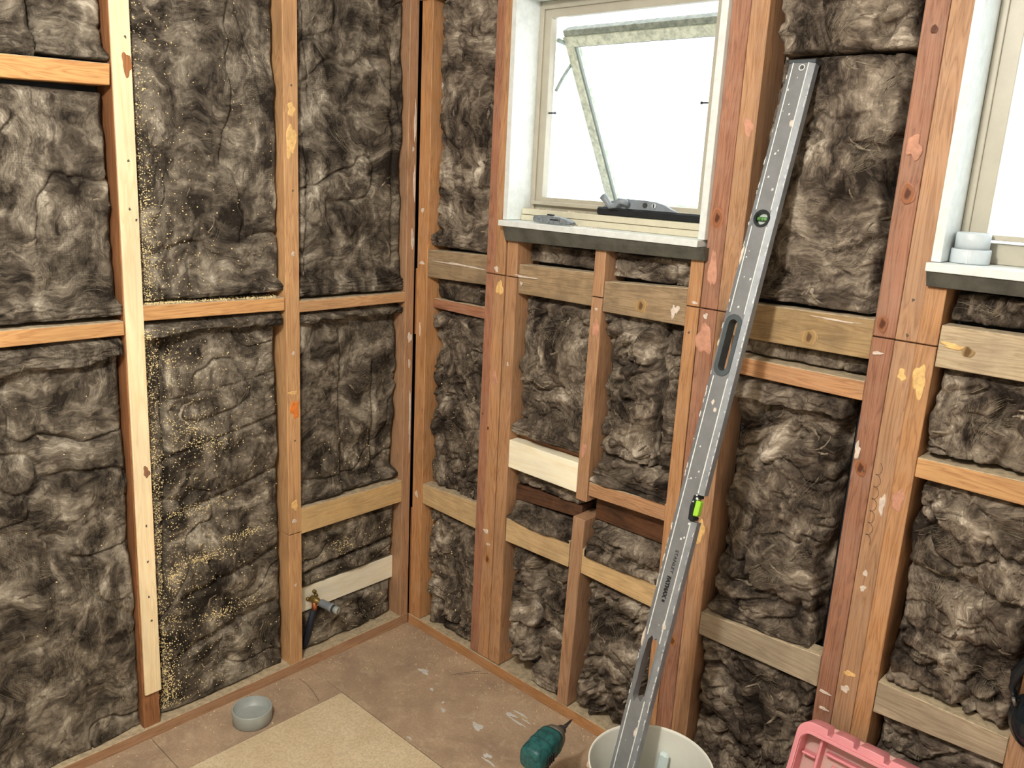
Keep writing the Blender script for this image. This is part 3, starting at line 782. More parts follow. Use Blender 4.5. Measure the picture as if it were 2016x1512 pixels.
STEP = 0.0036
BATTS = []
def batt(wall, a0, a1, z0, z1, label, seed, inset=.026, amp=1.0, shag=1.0, soft=False, gap=.006, lip_t=0.0, lip_b=0.0, creases=(), drape=0.0, tufts=1.0, edge=.02, group=None, shift=None, mat=None):
    """A batt pressed between two studs.  lip_t / lip_b: height of the rolled-over fold along its top / bottom edge.
    drape: how far the bottom edge hangs over the timber below.  shift(u, v) -> extra depth."""
    zb = z0 - drape
    nu = max(6, int((a1 - a0) / STEP)); nv = max(6, int((z1 - zb) / STEP))
    u = np.linspace(a0 + .0012, a1 - .0012, nu); v = np.linspace(zb + .0012, z1 - .0012, nv)
    U, V = np.meshgrid(u, v)
    sx_ = seed * 3.17
    wu = fbm(U * 5 + sx_, V * 5, seed, 3) - .5; wv = fbm(U * 5 + 40 + sx_, V * 5, seed + 5, 3) - .5
    uu = U + wu * .16; vv = V + wv * .16
    big = fbm(uu * 6.5, vv * 6.5, seed + 9, 3) - .5
    mid = fbm(uu * 24, vv * 24, seed + 21, 3) - .5
    w2u = fbm(U * 22, V * 22, seed + 51, 2) - .5; w2v = fbm(U * 22 + 9, V * 22, seed + 57, 2) - .5
    fine = fbm((uu + w2u * .03) * 110, (vv + w2v * .03) * 110, seed + 31, 3) - .5
    rg = 1 - np.abs(2 * fbm(uu * 11, vv * 11, seed + 41, 3) - 1)
    rg2 = 1 - np.abs(2 * fbm((uu + w2u * .05) * 34, (vv + w2v * .05) * 30, seed + 43, 2) - 1)
    if soft:
        rl = 1 - np.abs(2 * fbm(uu * 4.2, vv * 4.2, seed + 41, 2) - 1)
        D = inset - amp * (.030 * big + .007 * mid + .0022 * fine) + .012 * sstep(.955, 1.0, rl) + .003 * sstep(.88, 1.0, rg2)
    else:
      inset = inset - .012
      D = inset - amp * (.040 * big + shag * (.016 * mid + .0045 * fine)) + amp * (.016 * sstep(.86, 1.0, rg) + shag * .006 * sstep(.80, 1.0, rg2))
    # edges fall back towards the paper
    wob = fbm(U * 16, V * 16, seed + 61, 3)
    eL = U - a0; eR = a1 - U; eB = V - zb; eT = z1 - V
    e = np.minimum(np.minimum(eL, eR), np.minimum(eB * 6, eT))
    er = edge * (.35 + 1.3 * wob)
    D = D + (.026 if soft else .028) * (1 - sstep(0, 1, e / er)) * (.4 + wob) * shag
    side = np.minimum(eL, eR)
    D = D + .05 * (1 - sstep(0, gap * 1.6 * wob + 1e-4, side - gap * (wob - .45)))
    for (c0, c1, dep, wid) in creases:
        ax_, az_ = c0; bx_, bz_ = c1
        L2 = (bx_ - ax_) ** 2 + (bz_ - az_) ** 2
        t = np.clip(((U - ax_) * (bx_ - ax_) + (V - az_) * (bz_ - az_)) / L2, 0, 1)
        dist = np.hypot(U - ax_ - t * (bx_ - ax_) + .012 * wv, V - az_ - t * (bz_ - az_) + .012 * wu)
        D = D + dep * np.exp(-(dist / wid) ** 2)
    lay = np.sin((V + .010 * (fbm(U * 9, V * 30, seed + 71, 3) - .5) * 4) * 2 * math.pi / .011) * .0028
    if lip_t > 0:
        edge_l = lip_t * (.7 + 1.1 * (fbm(U * 7, U * 0 + 3.3, seed + 81, 3) - .3))
        k = sstep(-.002, .005, edge_l - eT)
        D = D + .007; D = D * (1 - k) + k * (-.003 + lay + .030 * (1 - sstep(0, .016, eT)) - .010 * mid - .01 * big + .004 * fine)
    if lip_b > 0:
        edge_l = lip_b * (.75 + .7 * (fbm(U * 7, U * 0 + 8.3, seed + 91, 3) - .3))
        k = sstep(-.012, .012, edge_l - (V - z0))
        D = D * (1 - k) + k * (.010 + lay * 1.2 - .016 * mid - .01 * big + .004 * fine + .008 * (1 - sstep(-.004, .010, V - z0)))
    if shift is not None:
        D = D + shift(U, V)
    if drape > 0:
        hang = z0 - drape * np.clip((fbm(U * 9, U * 0 + 1.7, seed + 95, 3) - .30) * 2.4, 0, 1)
        over = sstep(.004, -.002, V - z0)
        V = np.maximum(V, hang)
        D = np.where(V < z0 + .004, np.minimum(D, -.006 - .004 * mid - .01 * np.abs(big)), D)
        D = np.where(V <= hang + .002, -.0025, D)
    D = np.clip(D, -.02, .093)
    D = np.where((U < a0 + .01) | (U > a1 - .01), np.maximum(D, .001), D)
    if drape == 0:
        D = np.where((V < z0 + .003) | (V > z1 - .003), np.maximum(D, .003), D)
    # mesh: front grid + a skirt going back
    def P3(Uq, Vq, Dq):
        return np.stack([-Dq, Uq, Vq], -1) if wall == 'L' else np.stack([Uq, Dq, Vq], -1)
    front = P3(U, V, D).reshape(-1, 3)
    idx = np.arange(nu * nv).reshape(nv, nu)
    ring = np.concatenate([idx[0, :-1], idx[:-1, -1], idx[-1, :0:-1], idx[:0:-1, 0]])
    uf, vf = U.reshape(-1)[ring], V.reshape(-1)[ring]
    back = P3(uf, vf, np.where(vf < z0, -.001, .094) if drape > 0 else np.full(len(uf), .094))
    verts = np.concatenate([front, back])
    q = np.stack([idx[:-1, :-1], idx[:-1, 1:], idx[1:, 1:], idx[1:, :-1]], -1).reshape(-1, 4)
    rb = np.arange(len(ring)) + nu * nv
    sk = np.stack([ring, rb, np.roll(rb, -1), np.roll(ring, -1)], -1)
    faces = np.concatenate([q, sk])
    if wall == 'L': pass
    org = np.array(wp(wall, (a0 + a1) / 2, z0, .05))
    verts = verts - org
    me = bpy.data.meshes.new('insulation_batt')
    me.vertices.add(len(verts)); me.vertices.foreach_set('co', verts.astype(np.float32).ravel())
    me.loops.add(faces.size); me.loops.foreach_set('vertex_index', faces.astype(np.int32).ravel())
    me.polygons.add(len(faces)); me.polygons.foreach_set('loop_start', np.arange(0, faces.size, 4, dtype=np.int32))
    me.polygons.foreach_set('use_smooth', np.ones(len(faces), dtype=bool))
    me.update(calc_edges=True); me.validate()
    o = link('insulation_batt', me, None, org, [mat or (M_WOOL_L if wall == 'L' else M_WOOL_R)])
    tag(o, label, 'insulation', group)
    # loose fibres: clusters of fine combed strands lying on the face
    rs = np.random.RandomState(seed)
    area = (a1 - a0) * (z1 - zb)
    nc = int(area * (36 if soft else 90) * tufts) + 2
    V_, F_ = [], []
    for c in range(nc):
        cu, cv = rs.uniform(a0 + .02, a1 - .02) if a1 - a0 > .05 else (a0 + a1) / 2, rs.uniform(z0 + .008, max(z1 - .008, z0 + .009))
        ang = rs.uniform(0, math.pi); curl = rs.normal(0, 14)
        ln = rs.uniform(.025, .085)
        for k in range(rs.randint(8, 26)):
            pu, pv = cu + rs.normal(0, .008), cv + rs.normal(0, .008)
            th = ang + rs.normal(0, .16); L = ln * rs.uniform(.5, 1.2); n_ = 7
            wdt = rs.uniform(.00010, .00026); lift = rs.uniform(.0002, .003)
            pts = []
            ok = True
            for s in range(n_ + 1):
                if not (a0 + .004 < pu < a1 - .004 and z0 + .004 < pv < z1 - .004):
                    ok = len(pts) >= 3; break
                iu = min(nu - 1, max(0, int((pu - a0) / (a1 - a0) * nu))); iv = min(nv - 1, max(0, int((pv - zb) / (z1 - zb) * nv)))
                d = D[iv, iu] - .0012 - lift * math.sin(math.pi * s / n_)
                pts.append((pu, pv, d, th))
                pu += math.cos(th) * L / n_; pv += math.sin(th) * L / n_; th += curl * L / n_
            if not ok or len(pts) < 3: continue
            b0 = len(V_)
            for (pu_, pv_, d_, th_) in pts:
                nx, nz = -math.sin(th_) * wdt, math.cos(th_) * wdt
                V_.append(tuple(wp(wall, pu_ + nx, pv_ + nz, d_))); V_.append(tuple(wp(wall, pu_ - nx, pv_ - nz, d_)))
            for s in range(len(pts) - 1):
                F_.append((b0 + 2 * s, b0 + 2 * s + 1, b0 + 2 * s + 3, b0 + 2 * s + 2))
    if F_:
        fm = bpy.data.meshes.new('loose_fibre')
        fm.from_pydata([tuple(np.array(p) - org) for p in V_], [], F_)
        f = link('loose_fibre', fm, o, (0, 0, 0), [M_FIBRE]); f['kind'] = 'stuff'
    # teased-out wisps: flat tapering twists of wool half sunk in the face
    bv, bf = [], []
    for c in range(int(area * (50 if soft else 120) * tufts)):
        pu, pv = rs.uniform(a0 + .015, a1 - .015), rs.uniform(z0 + .01, z1 - .01)
        th = rs.uniform(0, 2 * math.pi); curl = rs.normal(0, 26); L = rs.uniform(.02, .075) * (.8 if soft else 1); wd_ = rs.uniform(.0018, .0055); n_ = 11
        rings = []
        for k in range(n_):
            if not (a0 + .006 < pu < a1 - .006 and z0 + .006 < pv < z1 - .006): break
            iu = min(nu - 1, max(0, int((pu - a0) / (a1 - a0) * nu))); iv = min(nv - 1, max(0, int((pv - zb) / (z1 - zb) * nv)))
            q = math.sin(math.pi * (k + .25) / (n_ - .5)) ** .7 * (1 + .25 * math.sin(k * 2.1 + c))
            rings.append((pu, pv, D[iv, iu], th, wd_ * q, (.0022 if soft else .0042) * q))
            pu += math.cos(th) * L / n_; pv += math.sin(th) * L / n_; th += curl * L / n_
        if len(rings) < 5: continue
        b0 = len(bv)
        for (ru, rv, rd, rt, rw, rh) in rings:
            for (sx__, sh) in ((-1, -.6), (-.55, .55), (0.05, 1.0), (.6, .5), (1, -.6)):
                bv.append(tuple(np.array(wp(wall, ru - math.sin(rt) * rw * sx__, rv + math.cos(rt) * rw * sx__, rd - rh * sh)) - org))
        for k in range(len(rings) - 1):
            for j in range(4):
                bf.append((b0 + k * 5 + j, b0 + k * 5 + j + 1, b0 + k * 5 + j + 6, b0 + k * 5 + j + 5))
    if bf:
        wm = bpy.data.meshes.new('loose_wisp'); wm.from_pydata(bv, [], bf)
        for p in wm.polygons: p.use_smooth = True
        w_o = link('loose_wisp', wm, o, (0, 0, 0), [M_WISP]); w_o['kind'] = 'stuff'
    BATTS.append(dict(wall=wall, a0=a0, a1=a1, z0=z0, z1=z1, zb=zb, D=D, nu=nu, nv=nv))
    return BATTS[-1]

def vseam(at, dep, slope=0.0):
    """a step between two lapped layers: everything right of the line lies deeper"""
    return lambda U, V: dep * sstep(-.004, .004, U - at - slope * (V - .8) + .008 * (fbm(V * 12, V * 0, 5, 2) - .5))

LSH = .75
LW = dict(shag=LSH, gap=.003, edge=.016, soft=True)
batt('L', -1.328, -1.05, 1.735, 2.39, 'upper left insulation batt above the knotty noggin, left of the vertical seam', 1, .020, .9, creases=(((-1.3, 1.80), (-1.05, 1.78), .012, .006),), lip_b=.05, **LW)
batt('L', -1.048, -.894, 1.745, 2.39, 'narrow insulation strip beside the pale pine stud, above the knotty noggin', 2, .026, .8, lip_b=.02, **LW)
b0m = batt('L', -1.335, -.904, 1.168, 1.678, 'brown insulation batt left of the pale pine stud, between its two noggins', 3, .020, 1.0, lip_b=.055, **LW)
b0b = batt('L', -1.34, -.912, .030, 1.118, 'tall grey-brown insulation batt at the lower left, left of the pale pine stud', 4, .016, 1.0, lip_t=.055, creases=(((-1.1, .9), (-.95, .86), .006, .012),), **LW)
b1t = batt('L', -.852, -.464, 1.196, 2.39, 'sawdust-flecked insulation batt right of the pale stud, above its noggin', 5, .020, 1.0, lip_b=.035, creases=(((-.82, 1.56), (-.66, 1.55), .006, .005), ((-.60, 2.0), (-.52, 1.72), .010, .006)), **LW)
b1b = batt('L', -.868, -.474, .036, 1.142, 'sawdust-covered insulation batt right of the pale stud, below its noggin', 6, .020, 1.25, lip_t=.035,
           creases=(((-.80, 1.10), (-.835, .40), .026, .006), ((-.80, .93), (-.48, .97), .007, .004), ((-.80, .785), (-.48, .84), .009, .005), ((-.83, .60), (-.48, .68), .012, .006), ((-.78, .36), (-.50, .42), .018, .010), ((-.80, .20), (-.5, .25), .020, .012), ((-.7, .45), (-.6, .2), .016, .010)), **LW)
b2t = batt('L', -.414, -.038, 1.174, 2.39, 'dark insulation batt in the corner bay, above the golden noggin', 7, .020, 1.1, lip_b=.060,
           creases=(((-.385, 2.0), (-.36, 1.70), .012, .005), ((-.375, 1.62), (-.385, 1.22), .014, .005), ((-.36, 1.75), (-.27, 1.62), .010, .006), ((-.08, 1.9), (-.07, 1.25), .008, .008)), **LW)
b2m = batt('L', -.424, -.038, .546, 1.130, 'corner bay insulation batt between the golden noggin and the straw noggin', 8, .022, 1.15, lip_t=.035, lip_b=.03, shift=vseam(-.265, .010), creases=(((-.14, .95), (-.13, .60), .014, .006),), **LW)
b2s = batt('L', -.424, -.038, .262, .455, 'crumpled insulation offcut between the straw noggin and the white block with the pipe', 9, .030, 1.1, creases=(((-.42, .30), (-.05, .33), .032, .007),), **LW)
b2l = batt('L', -.400, -.038, .040, .166, 'small insulation piece under the white block with the pipe', 10, .040, 1.0, **LW)

RW = dict(shag=1.15)
c1t = batt('R', .059, .313, 1.316, 2.39, 'tall insulation batt between the corner and the left jamb of the open window', 11, .034, .8, lip_b=.05, creases=(((.06, 1.75), (.31, 1.76), .007, .003), ((.06, 1.60), (.31, 1.61), .007, .003), ((.06, 1.46), (.31, 1.47), .006, .003)), shag=.8)
c1s = batt('R', .059, .313, 1.156, 1.216, 'thin dark strip of insulation between two noggins beside the corner', 12, .050, .6, **RW, edge=.006)
c1m = batt('R', .0595, .311, .540, 1.116, 'shaggy insulation batt right of the corner, above the cut-end straw noggin', 13, .030, 1.2, gap=.02, **RW)
c1l = batt('R', .0595, .310, .040, .463, 'insulation batt at floor level just right of the corner', 14, .034, 1.2, creases=(((.17, .42), (.20, .10), .020, .008),), gap=.015, **RW)
c2s = batt('R', .441, .702, 1.309, 1.362, 'dark sliver of insulation under the open window sill, left of the jack stud', 15, .058, .6, shag=.8, mat=M_WOOL_R, edge=.006)
c2m = batt('R', .441, .698, .806, 1.214, 'pale wispy insulation batt above the white block, left of the jack stud', 16, .030, 1.1, lip_b=.05, tufts=1.8, **RW)
c2k = batt('R', .441, .692, .652, .700, 'sliver of insulation tucked beneath the white block', 17, .050, .6, **RW, edge=.006)
c2n = batt('R', .441, .686, .548, .592, 'tufted insulation scrap lying on the straw noggin left of the broken jack stud', 18, .010, .9, drape=.012, **RW)
c2l1 = batt('R', .442, .566, .10, .462, 'rolled layered insulation strip hanging right of the double post at floor level', 19, .008, 1.0, edge=.05, creases=(((.475, .45), (.47, .14), .016, .006), ((.51, .45), (.50, .14), .014, .005)), gap=.03, **RW)
c2l2 = batt('R', .568, .684, .042, .462, 'insulation batt at floor level left of the broken jack stud', 20, .034, 1.2, lip_b=.06, **RW)
c3s = batt('R', .740, .984, 1.302, 1.366, 'curled insulation lump under the open window sill, right of the jack stud', 21, .036, 1.2, **RW, edge=.006)
c3m = batt('R', .741, .915, .830, 1.208, 'bulging insulation piece right of the jack stud under the broad noggin', 22, .010, 1.2, edge=.05, gap=.012, creases=(((.80, 1.2), (.79, .9), .010, .008),), tufts=1.6, **RW)
c3r = batt('R', .917, .982, .840, 1.208, 'narrow recessed insulation strip beside the post behind the level', 23, .040, 1.0, **RW)
c3f = batt('R', .741, .982, .758, .828, 'folded insulation lap resting on the orange noggin right of the jack stud', 24, .008, 1.1, drape=.016, lip_b=.03, **RW)
c3n = batt('R', .742, .981, .548, .624, 'twisted clump of insulation draped over the noggin right of the broken jack stud', 25, .002, 1.3, drape=.022, lip_b=.03, tufts=1.6, **RW)
c3l = batt('R', .738, .980, .042, .460, 'insulation batt at floor level behind the level and bucket', 26, .020, 1.4, creases=(((.76, .42), (.95, .30), .022, .010), ((.80, .40), (.84, .10), .014, .008)), gap=.02, **RW)
c4t1 = batt('R', 1.115, 1.420, 1.812, 2.39, 'loose torn insulation batt above the top end of the level', 27, .024, 1.3, gap=.03, creases=(((1.17, 2.0), (1.24, 1.82), .030, .012),), **RW)
c4t2 = batt('R', 1.115, 1.405, 1.302, 1.809, 'insulation batt behind the upper half of the level', 28, .032, .85, lip_b=.06, gap=.02, creases=(((1.2, 1.62), (1.40, 1.63), .006, .006),), shag=.9)
c4s = batt('R', 1.115, 1.418, 1.172, 1.208, 'thin insulation strip between two noggins right of the level handle', 29, .052, .6, **RW, edge=.006)
c4m = batt('R', 1.125, 1.386, .520, 1.122, 'plump insulation batt right of the level, standing clear of the triple post', 30, .028, 1.1, lip_t=.05, lip_b=.03, gap=.02, creases=(((1.13, .62), (1.38, .60), .018, .010),), **RW)
c4l = batt('R', 1.115, 1.416, .042, .448, 'dark insulation batt at floor level between the bucket and the pink case', 31, .030, 1.2, creases=(((1.15, .42), (1.3, .2), .014, .008),), **RW)
c5s = batt('R', 1.547, 1.796, 1.312, 1.370, 'bluish shaded insulation under the right-hand window sill', 32, .034, 1.1, **RW, edge=.006)
c5m = batt('R', 1.547, 1.796, 1.048, 1.219, 'wispy insulation batt between the grey noggin and the golden noggin at the right', 33, .026, 1.2, tufts=1.5, **RW)
c5n = batt('R', 1.547, 1.796, .535, .990, 'large tousled insulation batt at the right, below the golden noggin', 34, .018, 1.3, tufts=1.6, gap=.015, creases=(((1.55, .80), (1.79, .78), .024, .012),), **RW)
c5l = batt('R', 1.547, 1.796, .042, .452, 'dark insulation batt under the lowest grey noggin at the right', 35, .036, 1.1, **RW)

# ------------------------------------------------------------------ sawdust
def sawdust(name, label, pts, size=(.0024, .0062), seed=1, cat='sawdust'):
    r = np.random.RandomState(seed)
    V_, F_ = [], []
    for p in pts:
        s = r.uniform(*size)
        a = Vector(r.normal(0, 1, 3)).normalized(); b = a.orthogonal().normalized()
        c = a.cross(b)
        l, w_, h = s, s * r.uniform(.35, .8), s * .3
        b0 = len(V_)
        q = Vector(p)
        V_ += [tuple(q + a * l * .5), tuple(q - a * l * .5), tuple(q + b * w_ * .5), tuple(q - b * w_ * .5), tuple(q + c * h), tuple(q - c * h)]
        for f in ((0, 2, 4), (2, 1, 4), (1, 3, 4), (3, 0, 4), (2, 0, 5), (1, 2, 5), (3, 1, 5), (0, 3, 5)):
            F_.append(tuple(b0 + k for k in f))
    me = bpy.data.meshes.new(name); me.from_pydata(V_, [], F_)
    o = link(name, me, None, (0, 0, 0), [M_SAWDUST])
    return tag(o, label, cat, kind='stuff')

def on_batt(b, a, z, lift=.001):
    iu = min(b['nu'] - 1, max(0, int((a - b['a0']) / (b['a1'] - b['a0']) * b['nu']))); iv = min(b['nv'] - 1, max(0, int((z - b['zb']) / (b['z1'] - b['zb']) * b['nv'])))
    return tuple(wp(b['wall'], a, z, b['D'][iv, iu] - lift))
r = np.random.RandomState(5)
pts = []
for _ in range(1700):      # upper batt: thick along the pale stud, fading upwards
    z = 1.20 + 1.0 * r.beta(1.0, 2.6)
    a = -.850 + min(.36, abs(r.exponential(.014 if r.rand() < .72 else .11)))
    if -.851 < a < -.468: pts.append(on_batt(b1t, a, z))
sawdust('sawdust', 'fine golden sawdust specks on the upper batt right of the pale stud', pts, seed=1)
pts = []
for _ in range(4600):
    z = r.uniform(.05, 1.13)
    a = -.866 + abs(r.exponential(.016 if r.rand() < .62 else .12))
    if -.867 < a < -.478: pts.append(on_batt(b1b, a, z))
for (ca, cz, sa, sz, n) in ((-.73, .47, .05, .010, 260), (-.66, .28, .05, .010, 240), (-.60, .505, .05, .006, 150), (-.76, .62, .06, .006, 160), (-.74, .85, .035, .02, 160), (-.69, .80, .035, .012, 140), (-.80, 1.04, .03, .016, 140), (-.82, .44, .02, .015, 180), (-.84, .12, .015, .05, 240)):
    for _ in range(n):
        a, z = r.normal(ca, sa), r.normal(cz, sz)
        if -.866 < a < -.478 and .05 < z < 1.12: pts.append(on_batt(b1b, a, z))
sawdust('sawdust', 'drifts of golden sawdust caught on the lower batt right of the pale stud', pts, seed=2)
pts = [(-min(.05, abs(r.exponential(.02))) - .002, r.uniform(-.85, -.48) if k % 3 else r.uniform(-.85, -.74), 1.192 + r.uniform(0, .002) ) for k in range(700)]
pts = [(x, y, 1.1915 - (y + .859) * .0255 + r.uniform(0, .003)) for (x, y, z) in pts]
sawdust('sawdust', 'sawdust lying along the top of the golden noggin right of the pale stud', pts, seed=3)
pts = []
for b, n, (ua, ub) in ((b2m, 70, (.56, .75)), (b2s, 110, (.27, .42)), (b2l, 60, (.05, .15)), (c1l, 130, (.05, .42)), (c1m, 40, (.56, 1.0)), (b0b, 30, (.1, 1.0))):
    for _ in range(n):
        pts.append(on_batt(b, r.uniform(b['a0'] + .02, b['a1'] - .02), r.uniform(ua, ub), .0015))
for _ in range(90):
    a, z = r.normal(-.26, .02), r.normal(.36, .012)
    pts.append(on_batt(b2s, a, z))
sawdust('sawdust', 'scattered wood shavings on the batts around the bottom of the corner', pts, (.002, .006), 4)
pts = [(r.uniform(.01, 1.0), -abs(r.exponential(.035)) - .003, .001) for _ in range(160)] + [(abs(r.exponential(.05)) + .004, r.uniform(-1.1, -.02), .001) for _ in range(160)] + [(r.uniform(.05, .9), r.uniform(-.4, -.02), .001) for _ in range(90)]
sawdust('wood_chips', 'tiny pale wood chips scattered over the brown floor near the plates', pts, (.0015, .006), 6, 'wood chips')

# ------------------------------------------------------------------ spirit level
T = Vector((1.201, .0056, 1.791)); B = Vector((1.168, -.427, .100)); LT = .026; HW = .02875
lax = (T - B); LL = lax.length; lax.normalize()
lwv = Vector((math.cos(-.037), math.sin(-.037), 0)); lwv -= lax * lwv.dot(lax); lwv.normalize()
ln_ = lwv.cross(lax)                       # towards the room
LMX = Matrix(((lwv.x, lax.x, ln_.x, B.x), (lwv.y, lax.y, ln_.y, B.y), (lwv.z, lax.z, ln_.z, B.z), (0, 0, 0, 1)))
level = empty('spirit_level', B, 'long grey aluminium spirit level leaning from the bucket up against the wall', 'spirit level')
linv = Matrix.Translation(-B)
def lev(o):
    o.parent = level; o.matrix_parent_inverse = linv
    return o
rs_ = random.Random(3)
jag = [(-.016, .372), (-.010, .360), (-.004, .374), (.006, .366), (.012, .383), (.0115, .44), (.012, .498), (.006, .510), (.000, .503), (-.006, .512), (-.013, .500), (-.016, .45), (-.015, .41)]
web = [[(-.0175, 0), (.0175, 0), (.0175, .773), (.0075, .778), (.0045, .804), (.0075, .830), (.0175, .835), (.0175, LL - .002), (-.0175, LL - .002)],
       circle(.0042, 1.7337, .0052, 16), circle(.0011, 1.4221, .0155, 24), stadium(-.0027, 1.108, 1.198, .0148), jag]
lev(curve_plate('web', web, .020, M_GREY, None, LMX @ Matrix.Translation((0, 0, .0018))))
def rail(segs, sgn):
    bm = bmesh.new()
    for y0, y1 in segs:
        prof = [(.0168, LT / 2), (.0178, LT / 2), (HW, LT / 2 - .0055), (HW, -LT / 2 + .004), (.0178, -LT / 2), (.0168, -LT / 2)]
        lo = [bm.verts.new(LMX @ Vector((sgn * x, y0, z))) for x, z in prof]; hi = [bm.verts.new(LMX @ Vector((sgn * x, y1, z))) for x, z in prof]
        n = len(prof)
        for k in range(n): bm.faces.new((lo[k], lo[(k + 1) % n], hi[(k + 1) % n], hi[k]))
        bm.faces.new(lo); bm.faces.new(hi)
    return lev(bm_obj('side_rail', bm, M_GREY2))
rail([(0, LL - .002)], -1)
rail([(0, .775), (.834, LL - .002)], 1)
bm = bmesh.new()
for sgn, segs in ((-1, [(0, .36), (.51, 1.085), (1.222, 1.405), (1.44, LL - .002)]), (1, [(0, .372), (.503, .772), (.837, 1.085), (1.222, 1.405), (1.44, LL - .002)])):
    for y0, y1 in segs:
        P = []
        for z in (LT / 2 - .0005, LT / 2 + .0009):
            for (x, y) in ((sgn * .0168 - .0012, y0), (sgn * .0168 + .0012, y0), (sgn * .0168 + .0012, y1), (sgn * .0168 - .0012, y1)):
                P.append(LMX @ Vector((x, y, z)))
        add_hex(bm, P)
o = lev(bm_obj('worn_ridge', bm, M_WORN)); o['label'] = 'bright worn ridge lines along the face'
bm = bmesh.new()           # chips of bare metal and plaster along the edges
for k in range(170):
    sgn = rs_.choice((-1, 1, 1))
    y = rs_.uniform(.05, LL - .03)
    if .77 < y < .84: continue
    w_, h = rs_.uniform(.0003, .0010), rs_.uniform(.002, .014)
    x = sgn * (HW - rs_.uniform(.0005, .0022)); z = LT / 2 - .0048
    add_hex(bm, [LMX @ Vector(p) for p in ((x - w_, y, z - .002), (x + w_ * .5, y, z - .002), (x + w_ * .5, y + h, z - .002), (x - w_, y + h, z - .002), (x - w_, y, z + .0012), (x + w_ * .5, y, z + .0006), (x + w_ * .5, y + h, z + .0006), (x - w_, y + h, z + .0012))])
for k in range(46):
    x, y = rs_.uniform(-.015, .015), rs_.uniform(.05, LL - .03)
    if .35 < y < .52 or 1.08 < y < 1.23 or 1.40 < y < 1.445 or .58 < y < .72: continue
    s = rs_.uniform(.0008, .0024)
    add_hex(bm, [LMX @ Vector(p) for p in ((x - s, y - s, .0117), (x + s, y - s * .6, .0117), (x + s * .8, y + s * 1.4, .0117), (x - s * .8, y + s, .0117), (x - s, y - s, .0126), (x + s, y - s * .6, .0126), (x + s * .8, y + s * 1.4, .0126), (x - s * .8, y + s, .0126))])
o = lev(bm_obj('paint_fleck', bm, M_WORN)); o['kind'] = 'stuff'
for (x, y, sx_, sy_) in ((-.024, 1.345, .004, .022), (.012, 1.62, .006, .006), (.016, .545, .005, .011), (-.026, .50, .003, .022), (.013, .30, .004, .012), (-.004, 1.03, .004, .006), (.006, 1.015, .004, .006)):
    bm = bmesh.new()
    n = 12; base = []; top = []
    for k in range(n):
        t = 2 * math.pi * k / n; q = 1 + rs_.uniform(-.3, .3)
        base.append(bm.verts.new(LMX @ Vector((x + sx_ * q * math.cos(t), y + sy_ * q * math.sin(t), .0085 if abs(x) > .018 else .0118)))); top.append(bm.verts.new(LMX @ Vector((x + sx_ * .7 * q * math.cos(t), y + sy_ * .7 * q * math.sin(t), .0128))))
    for k in range(n): bm.faces.new((base[k], base[(k + 1) % n], top[(k + 1) % n], top[k]))
    bm.faces.new(top)
    lev(bm_obj('plaster_splash', bm, M_PATCHW))
bm = bmesh.new(); P = []
for y in (LL - .002, LL + .006):
    for (x, z) in ((-HW - .0005, -LT / 2), (HW + .0005, -LT / 2), (HW + .0005, LT / 2 - .002), (-HW - .0005, LT / 2 - .002)): P.append(LMX @ Vector((x, y, z)))
add_hex(bm, P, .001); lev(bm_obj('end_cap', bm, M_RUBBER))
# grip grommet
lev(curve_plate('grip_grommet', [stadium(-.0027, 1.106, 1.200, .0192), stadium(-.0027, 1.108, 1.198, .0100)], .028, M_RUBBER, None, LMX))
# hanging-hole eyelet
lev(curve_plate('hanging_eyelet', [circle(.0042, 1.7337, .0066, 18), circle(.0042, 1.7337, .0048, 18)], .024, M_WORN, None, LMX @ Matrix.Translation((0, 0, .0022))))
bm = bmesh.new(); add_lathe(bm, [(.0047, -.006), (.0047, .004)], 14, LMX @ Matrix.Translation((.0042, 1.7337, 0))); lev(bm_obj('hole_liner', bm, M_BLACK))
# round vial
lev(curve_plate('vial_ring', [circle(.0011, 1.4221, .0182, 28), circle(.0011, 1.4221, .0132, 28)], .030, M_BLACK, None, LMX))
bm = bmesh.new(); add_lathe(bm, [(.013, .000), (.013, .003)], 24, LMX @ Matrix.Translation((.0011, 1.4221, 0))); lev(bm_obj('vial_backing', bm, simple('vial_lens', srgb(176, 186, 176), .3)))
bm = bmesh.new(); add_lathe(bm, [(.0045, -.0122), (.0045, .0122)], 16, LMX @ Matrix.Translation((.0011, 1.4221, .0062)) @ Matrix.Rotation(math.pi / 2, 4, 'Y')); lev(bm_obj('vial_tube', bm, M_GREEN2))
for s in (-.0035, .0035):
    bm = bmesh.new(); add_lathe(bm, [(.0048, -.0006), (.0048, .0006)], 16, LMX @ Matrix.Translation((.0011 + s, 1.4221, .0062)) @ Matrix.Rotation(math.pi / 2, 4, 'Y')); lev(bm_obj('vial_line', bm, M_BLACK))
# edge vial in its notch
hold = [(.005, .779), (.0155, .7755), (.0195, .777), (.0195, .7835), (.0135, .786), (.0115, .804), (.0135, .822), (.0195, .825), (.0195, .831), (.0155, .8325), (.005, .829), (.0035, .804)]
lev(curve_plate('vial_holder', [hold], .022, M_BLACK, None, LMX))
bm = bmesh.new()
P = [LMX @ Vector(p) for p in ((.0125, .786, -.008), (.0245, .788, -.008), (.0245, .820, -.008), (.0125, .822, -.008), (.0125, .786, .008), (.0245, .788, .008), (.0245, .820, .008), (.0125, .822, .008))]
add_hex(bm, P, .002); lev(bm_obj('vial_block', bm, M_GREEN))
bm = bmesh.new(); add_box(bm, LMX @ Vector((.016, .825, .0075)), (.006, .006, .008), .001, LMX.to_3x3()); lev(bm_obj('vial_clip', bm, M_WORN))
